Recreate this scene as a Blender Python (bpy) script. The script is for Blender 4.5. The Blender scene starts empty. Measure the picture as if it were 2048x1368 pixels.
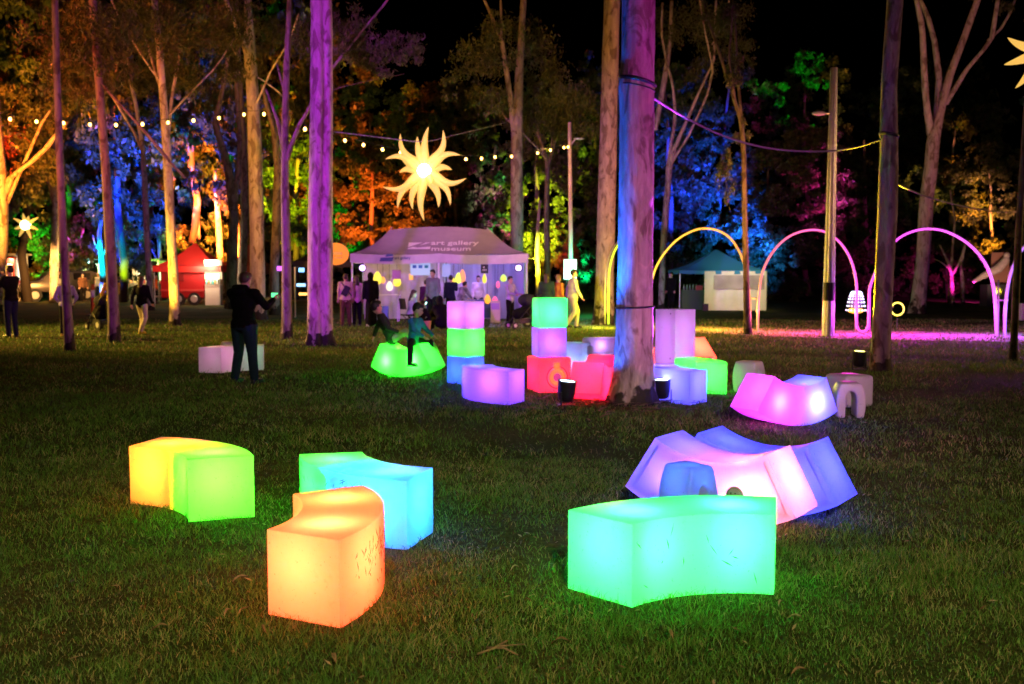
import bpy, bmesh, math, random
import numpy as np
from mathutils import Vector, Matrix, noise
C = bpy.context.scene.collection
PI = math.pi
rng = np.random.default_rng(7)
random.seed(7)

# ---------------------------------------------------------------- camera, world, moon, exposure
CAM_H, FPX = 1.7, 2000.0                       # eye height, focal length in photo pixels (2048 wide)
PITCH = -math.atan(139 / FPX)
FW = Vector((0, math.cos(PITCH), math.sin(PITCH))); UP = Vector((0, -math.sin(PITCH), math.cos(PITCH)))
cam_d = bpy.data.cameras.new('camera'); cam = bpy.data.objects.new('camera', cam_d); C.objects.link(cam)
cam.location = (0, 0, CAM_H); cam.rotation_euler = (PI / 2 + PITCH, 0, 0)
cam_d.sensor_width = 36; cam_d.lens = 36 * FPX / 2048
cam_d.clip_start = 0.1; cam_d.clip_end = 900
cam_d.dof.use_dof = True; cam_d.dof.focus_distance = 6.6; cam_d.dof.aperture_fstop = 3.0
bpy.context.scene.camera = cam
sc = bpy.context.scene
w = bpy.data.worlds.new('World'); sc.world = w; w.use_nodes = True
nt = w.node_tree; nt.nodes.clear()
sky_n = nt.nodes.new('ShaderNodeTexSky'); sky_n.sky_type = 'NISHITA'; sky_n.sun_disc = False
sky_n.sun_elevation = math.radians(-5); sky_n.sun_rotation = math.radians(200)
bg = nt.nodes.new('ShaderNodeBackground'); bg.inputs['Strength'].default_value = 0.012
out = nt.nodes.new('ShaderNodeOutputWorld')
nt.links.new(sky_n.outputs[0], bg.inputs[0]); nt.links.new(bg.outputs[0], out.inputs[0])
moon_d = bpy.data.lights.new('moon', 'SUN'); moon_d.energy = 0.012; moon_d.angle = math.radians(0.5); moon_d.color = (1, .95, .85)
moon = bpy.data.objects.new('moon', moon_d); C.objects.link(moon); moon.rotation_euler = (math.radians(40), 0, math.radians(20))
sc.view_settings.view_transform = 'Standard'; sc.view_settings.look = 'None'
sc.view_settings.gamma = 1; sc.view_settings.exposure = 1.0; sc.view_settings.use_curve_mapping = False
sc.cycles.use_denoising = True; sc.cycles.max_bounces = 8; sc.cycles.diffuse_bounces = 4; sc.cycles.glossy_bounces = 3
sc.cycles.transmission_bounces = 6; sc.cycles.sample_clamp_indirect = 8.0; sc.cycles.use_light_tree = True
sc.cycles.caustics_reflective = False; sc.cycles.caustics_refractive = False

def ray(px, py): return Vector((px - 1024, 0, 0)) + UP * (684 - py) + FW * FPX
def G(px, py):                                  # ground point seen at a photo pixel
    r = ray(px, py); s = -CAM_H / r.z
    return Vector((r.x * s, r.y * s, 0))
def P(px, py, Y):                               # point seen at a photo pixel, Y metres ahead
    r = ray(px, py); s = Y / r.y
    return Vector((r.x * s, Y, CAM_H + r.z * s))
def M(px, Y): return px * Y / FPX               # photo pixels -> metres at depth Y

def lamp(name, kind, loc, color, watts, parent=None, size=.05, target=None, angle=60, blend=.6):
    d = bpy.data.lights.new(name, kind); d.energy = watts; d.color = color; d.shadow_soft_size = size
    o = bpy.data.objects.new(name, d); C.objects.link(o); o.location = loc
    if kind == 'SPOT':
        d.spot_size = math.radians(angle); d.spot_blend = blend
    if target is not None:
        o.rotation_euler = (Vector(target) - Vector(loc)).to_track_quat('-Z', 'Y').to_euler()
    if parent is not None: o.parent = parent
    return o
def spot(name, loc, target, color, watts, angle=60, blend=.7, size=.12, parent=None):
    return lamp(name, 'SPOT', loc, color, watts, parent, size, target, angle, blend)

# flood lights of the festival that stand behind the photographer and at the sides of the lawn, plus an added grass fill
spot('purple_flood', (-12, 0, 5.5), (-4.5, 23.4, 4.2), (.50, .035, 1.0), 15000, 22, .6, .25)
spot('purple_flood', (-5, -5, 5.5), (-9.8, 23.4, 3.0), (.50, .035, .8), 2600, 15, .8, .25)
spot('pink_flood', (14, -4, 1.5), (1.55, 13, 4.4), (.85, .05, .80), 5200, 28, .8, .2)
spot('lilac_flood', (3, -9, 6), (3.7, 13, 1.0), (1.0, .30, .80), 2600, 18, .9, .3)
spot('purple_flood', (10, -4, 5), (6.7, 17.2, 4.0), (.75, .16, .70), 1100, 20, .8, .25)
spot('marquee_flood', (3, 10, 7), (-2.4, 34, 2.9), (.92, .38, .95), 5200, 18, .8, .3)
spot('near_grass_fill', (2, -9, 9), (0.3, 4.6, 0), (1.0, .90, .38), 4300, 46, 1.0, .4)  # fill lamp added to brighten the near grass
spot('park_flood_side', (-34, 31, 9), (-9, 27, 0), (1.0, .58, .07), 36000, 31, 1.0, .3)
spot('park_flood_right', (38, 28, 9), (12, 23, 0), (1.0, .56, .12), 7500, 38, 1.0, .3)

# ---------------------------------------------------------------- helpers
def tag(o, label=None, cat=None, group=None, kind=None):
    if label: o['label'] = label
    if cat: o['category'] = cat
    if group: o['group'] = group
    if kind: o['kind'] = kind
    return o
def mesh(name, verts, faces, smooth=False):
    me = bpy.data.meshes.new(name); me.from_pydata([tuple(v) for v in verts], [], faces); me.update()
    if smooth: me.polygons.foreach_set('use_smooth', [True] * len(me.polygons))
    return me
def obj(name, me, mat=None, parent=None, loc=None, rot=None):
    if mat is not None and not me.materials: me.materials.append(mat)
    o = bpy.data.objects.new(name, me); C.objects.link(o)
    if parent is not None: o.parent = parent
    if loc is not None: o.location = loc
    if rot is not None: o.rotation_euler = rot
    return o
def empty(name, loc=(0, 0, 0), rotz=0, label=None, cat=None, group=None):
    o = bpy.data.objects.new(name, None); C.objects.link(o); o.location = loc; o.rotation_euler = (0, 0, rotz)
    o.empty_display_size = .2
    return tag(o, label, cat, group)

class MB:
    """collects simple shapes into one mesh"""
    def __init__(s): s.v = []; s.f = []
    def add(s, v, f):
        k = len(s.v); s.v += [Vector(a) for a in v]; s.f += [tuple(i + k for i in q) for q in f]; return s
    def box(s, c, d, rot=None, taper=1.0):
        hx, hy, hz = d[0] / 2, d[1] / 2, d[2] / 2
        v = [Vector((sx * hx * (taper if sz > 0 else 1), sy * hy * (taper if sz > 0 else 1), sz * hz)) for sz in (-1, 1) for sy in (-1, 1) for sx in (-1, 1)]
        if rot is not None: v = [rot @ a for a in v]
        return s.add([a + Vector(c) for a in v], [(0, 2, 3, 1), (4, 5, 7, 6), (0, 1, 5, 4), (2, 6, 7, 3), (0, 4, 6, 2), (1, 3, 7, 5)])
    def tube(s, pts, r, n=8, cap=True):
        pts = [Vector(p) for p in pts]; m = len(pts)
        rs = r if hasattr(r, '__len__') else [r] * m
        v = []; prev = None
        for i in range(m):
            t = (pts[min(i + 1, m - 1)] - pts[max(i - 1, 0)])
            t = t.normalized() if t.length > 1e-9 else Vector((0, 0, 1))
            if prev is None:
                a = Vector((1, 0, 0)) if abs(t.x) < .8 else Vector((0, 1, 0)); u = (a - t * a.dot(t)).normalized()
            else: u = (prev - t * prev.dot(t)).normalized()
            prev = u; b = t.cross(u)
            v += [pts[i] + (u * math.cos(2 * PI * k / n) + b * math.sin(2 * PI * k / n)) * rs[i] for k in range(n)]
        f = [(i * n + k, i * n + (k + 1) % n, (i + 1) * n + (k + 1) % n, (i + 1) * n + k) for i in range(m - 1) for k in range(n)]
        if cap: f += [tuple(reversed(range(n))), tuple(range((m - 1) * n, m * n))]
        return s.add(v, f)
    def cone(s, p0, r0, p1, r1, n=10):             # capsule with round ends
        p0 = Vector(p0); p1 = Vector(p1); d = p1 - p0; L = d.length
        t = d / L if L > 1e-6 else Vector((0, 0, 1))
        pts = []; rs = []
        for a in (85, 60, 30): pts.append(p0 - t * r0 * math.sin(math.radians(a))); rs.append(r0 * math.cos(math.radians(a)))
        pts += [p0, p1]; rs += [r0, r1]
        for a in (30, 60, 85): pts.append(p1 + t * r1 * math.sin(math.radians(a))); rs.append(r1 * math.cos(math.radians(a)))
        return s.tube(pts, rs, n)
    def ell(s, c, r, rot=None, nu=12, nv=8):
        v = []; c = Vector(c)
        for j in range(1, nv):
            th = PI * j / nv
            for i in range(nu):
                ph = 2 * PI * i / nu
                q = Vector((r[0] * math.sin(th) * math.cos(ph), r[1] * math.sin(th) * math.sin(ph), r[2] * math.cos(th)))
                v.append(q)
        v += [Vector((0, 0, r[2])), Vector((0, 0, -r[2]))]
        if rot is not None: v = [rot @ q for q in v]
        m = (nv - 1) * nu
        f = [(j * nu + i, (j + 1) * nu + i, (j + 1) * nu + (i + 1) % nu, j * nu + (i + 1) % nu) for j in range(nv - 2) for i in range(nu)]
        f += [(m, i, (i + 1) % nu) for i in range(nu)] + [(m + 1, (nv - 2) * nu + (i + 1) % nu, (nv - 2) * nu + i) for i in range(nu)]
        return s.add([q + c for q in v], f)
    def quad(s, a, b, c, d): return s.add([a, b, c, d], [(0, 1, 2, 3)])
    def disc(s, c, r, axis, h=.01, n=24):
        c = Vector(c); axis = Vector(axis).normalized()
        return s.tube([c, c + axis * h], [r, r], n)
    def mesh(s, name, smooth=False): return mesh(name, s.v, s.f, smooth)
    def build(s, name, mat, parent=None, smooth=False, loc=None, rot=None): return obj(name, s.mesh(name, smooth), mat, parent, loc, rot)

def bevelled(me, off, segs=2, angle=50):
    bm = bmesh.new(); bm.from_mesh(me); bm.normal_update()
    es = [e for e in bm.edges if len(e.link_faces) == 2 and e.calc_face_angle(0) > math.radians(angle)]
    bmesh.ops.bevel(bm, geom=es, offset=off, segments=segs, profile=.5, affect='EDGES', clamp_overlap=True)
    for f in bm.faces: f.smooth = True
    bm.to_mesh(me); bm.free(); me.update(); return me

def text_mesh(body, size, depth=.003, bold=0.0):
    cu = bpy.data.curves.new('lettering', 'FONT'); cu.body = body; cu.size = size; cu.extrude = depth; cu.offset = bold
    cu.align_x = 'CENTER'; cu.align_y = 'CENTER'; cu.resolution_u = 3
    t = bpy.data.objects.new('lettering_source', cu); C.objects.link(t)
    dg = bpy.context.evaluated_depsgraph_get()
    me = bpy.data.meshes.new_from_object(t.evaluated_get(dg)); me.name = 'lettering'
    bpy.data.objects.remove(t); bpy.data.curves.remove(cu); return me

# ---------------------------------------------------------------- materials
MATS = {}
def mat(key, color, rough=.7, metal=0, var=.0, scale=8, emit=None, estr=0, bump=0, spec=.4, color2=None, stretch=None, lo=.35, hi=.65):
    if key in MATS: return MATS[key]
    m = bpy.data.materials.new(key); m.use_nodes = True; n = m.node_tree.nodes; L = m.node_tree.links
    b = n['Principled BSDF']; b.inputs['Roughness'].default_value = rough; b.inputs['Metallic'].default_value = metal
    b.inputs['Specular IOR Level'].default_value = spec
    b.inputs['Base Color'].default_value = (*color, 1)
    if var or color2 or bump:
        tc = n.new('ShaderNodeTexCoord'); mp = n.new('ShaderNodeMapping'); nz = n.new('ShaderNodeTexNoise')
        mp.inputs['Scale'].default_value = stretch or (1, 1, 1); nz.inputs['Scale'].default_value = scale; nz.inputs['Detail'].default_value = 6
        L.new(tc.outputs['Object'], mp.inputs[0]); L.new(mp.outputs[0], nz.inputs[0])
        if var or color2:
            cr = n.new('ShaderNodeValToRGB'); c2 = color2 or tuple(min(1, c * (1 + var)) for c in color); c1 = color if color2 else tuple(c * (1 - var) for c in color)
            cr.color_ramp.elements[0].position = lo; cr.color_ramp.elements[1].position = hi
            cr.color_ramp.elements[0].color = (*c1, 1); cr.color_ramp.elements[1].color = (*c2, 1)
            L.new(nz.outputs[0], cr.inputs[0]); L.new(cr.outputs[0], b.inputs['Base Color'])
        if bump:
            bp = n.new('ShaderNodeBump'); bp.inputs['Strength'].default_value = bump; bp.inputs['Distance'].default_value = .02
            L.new(nz.outputs[0], bp.inputs['Height']); L.new(bp.outputs[0], b.inputs['Normal'])
    if emit:
        b.inputs['Emission Color'].default_value = (*emit, 1); b.inputs['Emission Strength'].default_value = estr
    MATS[key] = m; return m

def shell_mat(key='frosted_plastic', tint=(.70, .70, .70), trans=.80):
    """milky polyethylene: lets the lamp inside shine through"""
    if key in MATS: return MATS[key]
    m = bpy.data.materials.new(key); m.use_nodes = True; n = m.node_tree.nodes; L = m.node_tree.links; n.clear()
    o = n.new('ShaderNodeOutputMaterial'); tr = n.new('ShaderNodeBsdfTranslucent'); df = n.new('ShaderNodeBsdfDiffuse'); gl = n.new('ShaderNodeBsdfGlossy')
    mx = n.new('ShaderNodeMixShader'); mg = n.new('ShaderNodeMixShader'); fr = n.new('ShaderNodeFresnel')
    gl.inputs['Roughness'].default_value = .32; fr.inputs[0].default_value = 1.35; mx.inputs[0].default_value = 1 - trans
    tc = n.new('ShaderNodeTexCoord'); n1 = n.new('ShaderNodeTexNoise'); n1.inputs['Scale'].default_value = 9; n1.inputs['Detail'].default_value = 8; n1.inputs['Roughness'].default_value = .7
    n2 = n.new('ShaderNodeTexNoise'); n2.inputs['Scale'].default_value = 70; n2.inputs['Detail'].default_value = 3
    cr = n.new('ShaderNodeValToRGB'); cr.color_ramp.elements[0].position = .22; cr.color_ramp.elements[1].position = .40
    cr.color_ramp.elements[0].color = (.72 * tint[0], .70 * tint[1], .66 * tint[2], 1); cr.color_ramp.elements[1].color = (*tint, 1)
    cr2 = n.new('ShaderNodeValToRGB'); cr2.color_ramp.elements[0].position = .25; cr2.color_ramp.elements[1].position = .33
    cr2.color_ramp.elements[0].color = (.55, .52, .46, 1); cr2.color_ramp.elements[1].color = (1, 1, 1, 1)
    mu = n.new('ShaderNodeMix'); mu.data_type = 'RGBA'; mu.blend_type = 'MULTIPLY'; mu.inputs[0].default_value = .8
    L.new(tc.outputs['Object'], n1.inputs[0]); L.new(tc.outputs['Object'], n2.inputs[0]); L.new(n1.outputs[0], cr.inputs[0]); L.new(n2.outputs[0], cr2.inputs[0])
    L.new(cr.outputs[0], mu.inputs[6]); L.new(cr2.outputs[0], mu.inputs[7])
    L.new(mu.outputs[2], tr.inputs[0]); L.new(mu.outputs[2], df.inputs[0])
    L.new(tr.outputs[0], mx.inputs[1]); L.new(df.outputs[0], mx.inputs[2]); L.new(fr.outputs[0], mg.inputs[0])
    L.new(mx.outputs[0], mg.inputs[1]); L.new(gl.outputs[0], mg.inputs[2]); L.new(mg.outputs[0], o.inputs[0])
    MATS[key] = m; return m

def leaf_mat(key, c1, c2, tl=.35):
    if key in MATS: return MATS[key]
    m = bpy.data.materials.new(key); m.use_nodes = True; n = m.node_tree.nodes; L = m.node_tree.links; n.clear()
    o = n.new('ShaderNodeOutputMaterial'); tr = n.new('ShaderNodeBsdfTranslucent'); df = n.new('ShaderNodeBsdfPrincipled'); mx = n.new('ShaderNodeMixShader')
    df.inputs['Roughness'].default_value = .45; df.inputs['Specular IOR Level'].default_value = .35
    ge = n.new('ShaderNodeNewGeometry'); cr = n.new('ShaderNodeValToRGB')
    cr.color_ramp.elements[0].color = (*c1, 1); cr.color_ramp.elements[1].color = (*c2, 1)
    L.new(ge.outputs['Random Per Island'], cr.inputs[0]); L.new(cr.outputs[0], tr.inputs[0]); L.new(cr.outputs[0], df.inputs['Base Color'])
    mx.inputs[0].default_value = tl; L.new(df.outputs[0], mx.inputs[1]); L.new(tr.outputs[0], mx.inputs[2]); L.new(mx.outputs[0], o.inputs[0])
    MATS[key] = m; return m

def bark_mat(key, c1, c2, dark=(.035, .025, .02), skirt=.8):
    """smooth eucalyptus bark with long streaks, and rough dark bark up to about `skirt` metres"""
    if key in MATS: return MATS[key]
    m = bpy.data.materials.new(key); m.use_nodes = True; n = m.node_tree.nodes; L = m.node_tree.links
    b = n['Principled BSDF']; b.inputs['Roughness'].default_value = .75; b.inputs['Specular IOR Level'].default_value = .25
    tc = n.new('ShaderNodeTexCoord'); mp = n.new('ShaderNodeMapping'); mp.inputs['Scale'].default_value = (4.2, 4.2, .8)
    n1 = n.new('ShaderNodeTexNoise'); n1.inputs['Scale'].default_value = 1.9; n1.inputs['Detail'].default_value = 9; n1.inputs['Roughness'].default_value = .7; n1.inputs['Distortion'].default_value = .6
    L.new(tc.outputs['Object'], mp.inputs[0]); L.new(mp.outputs[0], n1.inputs[0])
    cr = n.new('ShaderNodeValToRGB'); e = cr.color_ramp.elements
    e[0].position = .36; e[0].color = (*c1, 1); e[1].position = .62; e[1].color = (*c2, 1)
    x = e.new(.30); x.color = (*[v * .35 for v in c1], 1)
    L.new(n1.outputs[0], cr.inputs[0])
    n2 = n.new('ShaderNodeTexNoise'); n2.inputs['Scale'].default_value = 3.2; n2.inputs['Detail'].default_value = 7; L.new(tc.outputs['Object'], n2.inputs[0])
    sx = n.new('ShaderNodeSeparateXYZ'); L.new(tc.outputs['Object'], sx.inputs[0])
    ma = n.new('ShaderNodeMath'); ma.operation = 'MULTIPLY_ADD'; ma.inputs[1].default_value = 3.0 * skirt; ma.inputs[2].default_value = -skirt * 1.1
    L.new(n2.outputs[0], ma.inputs[0])
    mb = n.new('ShaderNodeMath'); mb.operation = 'SUBTRACT'; L.new(ma.outputs[0], mb.inputs[0]); L.new(sx.outputs['Z'], mb.inputs[1])
    mr = n.new('ShaderNodeMapRange'); mr.inputs[1].default_value = -.03; mr.inputs[2].default_value = .05; L.new(mb.outputs[0], mr.inputs[0])
    mx = n.new('ShaderNodeMix'); mx.data_type = 'RGBA'; L.new(mr.outputs[0], mx.inputs[0]); L.new(cr.outputs[0], mx.inputs[6]); mx.inputs[7].default_value = (*dark, 1)
    mp4 = n.new('ShaderNodeMapping'); mp4.inputs['Scale'].default_value = (1.5, 1.5, .75); n4 = n.new('ShaderNodeTexNoise'); n4.inputs['Scale'].default_value = 2.6; n4.inputs['Detail'].default_value = 5; n4.inputs['Distortion'].default_value = 1.2
    L.new(tc.outputs['Object'], mp4.inputs[0]); L.new(mp4.outputs[0], n4.inputs[0])
    c4 = n.new('ShaderNodeValToRGB'); c4.color_ramp.elements[0].position = .40; c4.color_ramp.elements[0].color = (.50, .44, .40, 1); c4.color_ramp.elements[1].position = .47; c4.color_ramp.elements[1].color = (1, 1, 1, 1)
    x4 = c4.color_ramp.elements.new(.60); x4.color = (1, 1, 1, 1); x5 = c4.color_ramp.elements.new(.66); x5.color = (1.25, 1.2, 1.12, 1)
    m4 = n.new('ShaderNodeMix'); m4.data_type = 'RGBA'; m4.blend_type = 'MULTIPLY'; m4.inputs[0].default_value = 1
    L.new(n4.outputs[0], c4.inputs[0]); L.new(mx.outputs[2], m4.inputs[6]); L.new(c4.outputs[0], m4.inputs[7])
    L.new(m4.outputs[2], b.inputs['Base Color'])
    n3 = n.new('ShaderNodeTexNoise'); n3.inputs['Scale'].default_value = 26; n3.inputs['Detail'].default_value = 6
    mp3 = n.new('ShaderNodeMapping'); mp3.inputs['Scale'].default_value = (1, 1, .3); L.new(tc.outputs['Object'], mp3.inputs[0]); L.new(mp3.outputs[0], n3.inputs[0])
    ad = n.new('ShaderNodeMath'); ad.operation = 'MULTIPLY_ADD'; ad.inputs[1].default_value = .9; L.new(mr.outputs[0], ad.inputs[1]); L.new(n3.outputs[0], ad.inputs[0]); L.new(n1.outputs[0], ad.inputs[2])
    bp = n.new('ShaderNodeBump'); bp.inputs['Strength'].default_value = .7; bp.inputs['Distance'].default_value = .02
    L.new(ad.outputs[0], bp.inputs['Height']); L.new(bp.outputs[0], b.inputs['Normal'])
    MATS[key] = m; return m

def cloth(name, c, var=.12): return mat('cloth_' + name, c, .9, var=var, scale=7, bump=.3, spec=.08)
SHELL = shell_mat()
SHELL_OFF = shell_mat('white_plastic', (.86, .84, .86), .35)
GUM = leaf_mat('gum_leaf', (.05, .07, .02), (.13, .13, .045), .3)
FIG = leaf_mat('broad_leaf', (.03, .075, .02), (.09, .16, .04), .3)
BARK_PALE = bark_mat('pale_gum_bark', (.30, .24, .20), (.52, .45, .38))
BARK_GREY = bark_mat('grey_gum_bark', (.16, .12, .10), (.30, .24, .20), skirt=.9)
BARK_TALL = bark_mat('smooth_gum_bark', (.26, .19, .17), (.50, .40, .35), skirt=.45)
BARK_DARK = bark_mat('rough_bark', (.10, .075, .06), (.20, .15, .12), skirt=.8)
BLACK = mat('black_plastic', (.012, .012, .014), .4)
STEEL = mat('galvanised_steel', (.55, .55, .56), .38, .7, var=.08, scale=14)
WHITE_METAL = mat('white_metal', (.75, .75, .76), .45, .1)
# ---------------------------------------------------------------- the setting: lawn, path, sky
def ground_sheet():
    s = 320; n = 1
    me = mesh('lawn', [(-s, -60, 0), (s, -60, 0), (s, 420, 0), (-s, 420, 0)], [(0, 1, 2, 3)])
    m = bpy.data.materials.new('lawn_soil'); m.use_nodes = True; nn = m.node_tree.nodes; L = m.node_tree.links; b = nn['Principled BSDF']
    b.inputs['Roughness'].default_value = .95; b.inputs['Specular IOR Level'].default_value = .1
    tc = nn.new('ShaderNodeTexCoord'); a = nn.new('ShaderNodeTexNoise'); a.inputs['Scale'].default_value = .45; a.inputs['Detail'].default_value = 7
    d = nn.new('ShaderNodeTexNoise'); d.inputs['Scale'].default_value = 26; d.inputs['Detail'].default_value = 6; d.inputs['Roughness'].default_value = .75
    L.new(tc.outputs['Object'], a.inputs[0]); L.new(tc.outputs['Object'], d.inputs[0])
    ca = nn.new('ShaderNodeValToRGB'); ca.color_ramp.elements[0].position = .38; ca.color_ramp.elements[1].position = .62
    ca.color_ramp.elements[0].color = (.035, .055, .014, 1); ca.color_ramp.elements[1].color = (.085, .075, .030, 1)
    cd = nn.new('ShaderNodeValToRGB'); cd.color_ramp.elements[0].position = .34; cd.color_ramp.elements[1].position = .7
    cd.color_ramp.elements[0].color = (.35, .33, .3, 1); cd.color_ramp.elements[1].color = (1.5, 1.5, 1.4, 1)
    L.new(a.outputs[0], ca.inputs[0]); L.new(d.outputs[0], cd.inputs[0])
    mu = nn.new('ShaderNodeMix'); mu.data_type = 'RGBA'; mu.blend_type = 'MULTIPLY'; mu.inputs[0].default_value = 1
    L.new(ca.outputs[0], mu.inputs[6]); L.new(cd.outputs[0], mu.inputs[7]); L.new(mu.outputs[2], b.inputs['Base Color'])
    bp = nn.new('ShaderNodeBump'); bp.inputs['Strength'].default_value = .8; bp.inputs['Distance'].default_value = .04
    L.new(d.outputs[0], bp.inputs['Height']); L.new(bp.outputs[0], b.inputs['Normal'])
    o = obj('ground', me, m); tag(o, kind='structure')
ground_sheet()

# line of the neon arches and the pale path under them
def arch_y(px): return float(np.interp(px, [1100, 1217, 1305, 1503, 1516, 1715, 1740, 1995, 2010, 2270], [33.4, 32.2, 31.2, 29.0, 28.6, 27.7, 27.5, 26.7, 26.6, 26.2]))
PATH_M = mat('pale_concrete', (.27, .25, .23), .85, var=.18, scale=5, bump=.2)
MILKY = None
def path_sheet():
    xs = [980, 1100, 1217, 1305, 1400, 1503, 1620, 1740, 1870, 1995, 2130, 2280, 2500]
    v = []; f = []
    for i, px in enumerate(xs):
        y = arch_y(px); x = (px - 1024) / FPX * y
        v += [(x, y - 2.4, .006), (x, y + 1.8, .006)]
        if i: f.append((2 * i - 2, 2 * i, 2 * i + 1, 2 * i - 1))
    o = obj('path', mesh('path', v, f), PATH_M); tag(o, kind='structure')
path_sheet()
g0 = MB()
g0.quad((-60, 58, .005), (-2, 60, .005), (-2, 74, .005), (-60, 72, .005))
tag(g0.build('road', mat('gravel_road', (.12, .085, .06), .95, var=.3, scale=3, bump=.4)), kind='structure')

def grass():
    zones = [(3.6, 6.0, 7600, .034, .0030), (6.0, 9.0, 3400, .035, .0042), (9.0, 14.0, 1100, .045, .0068), (14.0, 22.0, 420, .05, .011), (22.0, 36.0, 130, .06, .02)]
    V = []; n_tot = 0
    cs = []; hs = []; ws = []
    for y0, y1, dens, h, wd in zones:
        half = .56 * y1 + .6
        n = int(dens * (y1 - y0) * 2 * half)
        y = rng.uniform(y0, y1, n); x = rng.uniform(-half, half, n)
        k = np.abs(x) < .56 * y + .6; x = x[k]; y = y[k]
        # tufts: pull blades towards random cells for clumps
        clump = np.sin(x * 7.3 + np.sin(y * 5.1) * 2) * np.sin(y * 6.7 + np.sin(x * 4.3) * 2)
        patch = np.sin(x * 1.3 + 1.7 * np.sin(y * .9)) * np.sin(y * 1.1 + x * .4)
        bare = np.sin(x * .83 + 2.1 * np.sin(y * .61 + 1)) * np.sin(y * .77 + 1.3 * np.sin(x * .52)); bare = np.clip((bare - .62) * 2.4, 0, .8)
        bare = np.maximum(bare, np.clip(1.25 - np.hypot(x - 1.58, y - 13.2) / 1.0, 0, .9))
        keep = rng.uniform(0, 1, len(x)) < (.66 + .25 * clump + .13 * patch) * (1 - bare)
        x = x[keep]; y = y[keep]; clump = clump[keep]; patch = patch[keep]
        hh = h * rng.uniform(.45, 1.25, len(x)) * (1 + .35 * clump + .25 * patch)
        tall = rng.uniform(0, 1, len(x)) < .012; hh[tall] *= 1.7
        cs.append(np.stack([x, y], 1)); hs.append(hh); ws.append(np.full(len(x), wd) * rng.uniform(.7, 1.3, len(x)))
    c = np.concatenate(cs); h = np.concatenate(hs); wd = np.concatenate(ws); n = len(c)
    a = rng.uniform(0, 2 * PI, n); lean = rng.uniform(.2, 1.7, n) * h; la = rng.uniform(0, 2 * PI, n)
    sx = np.cos(a) * wd / 2; sy = np.sin(a) * wd / 2; lx = np.cos(la) * lean; ly = np.sin(la) * lean
    v = np.zeros((n, 5, 3))
    v[:, 0] = np.stack([c[:, 0] - sx, c[:, 1] - sy, np.full(n, -.004)], 1); v[:, 1] = np.stack([c[:, 0] + sx, c[:, 1] + sy, np.full(n, -.004)], 1)
    v[:, 2] = np.stack([c[:, 0] + sx * .8 + lx * .35, c[:, 1] + sy * .8 + ly * .35, h * .62], 1); v[:, 3] = np.stack([c[:, 0] - sx * .8 + lx * .35, c[:, 1] - sy * .8 + ly * .35, h * .62], 1)
    v[:, 4] = np.stack([c[:, 0] + lx, c[:, 1] + ly, h], 1)
    base = (np.arange(n) * 5)[:, None]
    loops = np.concatenate([base + np.array([[0, 1, 2, 3]]), base + np.array([[3, 2, 4]])], 1).astype(np.int32).ravel()
    starts = np.stack([np.arange(n) * 7, np.arange(n) * 7 + 4], 1).ravel().astype(np.int32)
    me = bpy.data.meshes.new('grass'); me.vertices.add(n * 5); me.loops.add(len(loops)); me.polygons.add(2 * n)
    me.vertices.foreach_set('co', v.astype(np.float32).ravel()); me.loops.foreach_set('vertex_index', loops)
    me.polygons.foreach_set('loop_start', starts); me.update(calc_edges=True)
    m = leaf_mat('grass_blade', (.06, .15, .02), (.17, .29, .05), .3)
    # straw coloured dead blades among the green, in loose patches
    nn = m.node_tree.nodes; L = m.node_tree.links; cr = [q for q in nn if q.type == 'VALTORGB'][0]
    e = cr.color_ramp.elements; e.new(.72).color = (.17, .28, .05, 1); e.new(.80).color = (.34, .26, .11, 1); e[-1].color = (.44, .35, .19, 1)
    ge = [q for q in nn if q.type == 'NEW_GEOMETRY'][0]
    tc = nn.new('ShaderNodeTexCoord'); nz = nn.new('ShaderNodeTexNoise'); nz.inputs['Scale'].default_value = .8; nz.inputs['Detail'].default_value = 5
    mr = nn.new('ShaderNodeMapRange'); mr.inputs[1].default_value = .3; mr.inputs[2].default_value = .7; mr.inputs[3].default_value = -.34; mr.inputs[4].default_value = .14
    ad = nn.new('ShaderNodeMath'); ad.operation = 'ADD'; ad.use_clamp = True
    L.new(tc.outputs['Object'], nz.inputs[0]); L.new(nz.outputs[0], mr.inputs[0]); L.new(ge.outputs['Random Per Island'], ad.inputs[0]); L.new(mr.outputs[0], ad.inputs[1]); L.new(ad.outputs[0], cr.inputs[0])
    tag(obj('grass', me, m), kind='stuff')
grass()

def leaf_litter():
    n = 2600; y = rng.uniform(3.7, 15, n); x = rng.uniform(-1, 1, n) * (.56 * y + .5); a = rng.uniform(0, 2 * PI, n); L = rng.uniform(.008, .028, n); z = rng.uniform(.012, .04, n); t = rng.uniform(-.5, .5, n)
    dx = np.cos(a) * L; dy = np.sin(a) * L; wx = -np.sin(a) * L * .22; wy = np.cos(a) * L * .22
    v = np.stack([np.stack([x - dx, y - dy, z - L * t], 1), np.stack([x + wx, y + wy, z + L * .15], 1), np.stack([x + dx, y + dy, z + L * t], 1), np.stack([x - wx, y - wy, z - L * .1], 1)], 1)
    me = bpy.data.meshes.new('leaf_litter'); me.vertices.add(4 * n); me.loops.add(4 * n); me.polygons.add(n)
    me.vertices.foreach_set('co', v.astype(np.float32).ravel()); me.loops.foreach_set('vertex_index', np.arange(4 * n, dtype=np.int32)); me.polygons.foreach_set('loop_start', (np.arange(n) * 4).astype(np.int32)); me.update(calc_edges=True)
    tag(obj('leaf_litter', me, leaf_mat('litter', (.10, .05, .025), (.34, .24, .15), .1)), kind='stuff')
leaf_litter()

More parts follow.
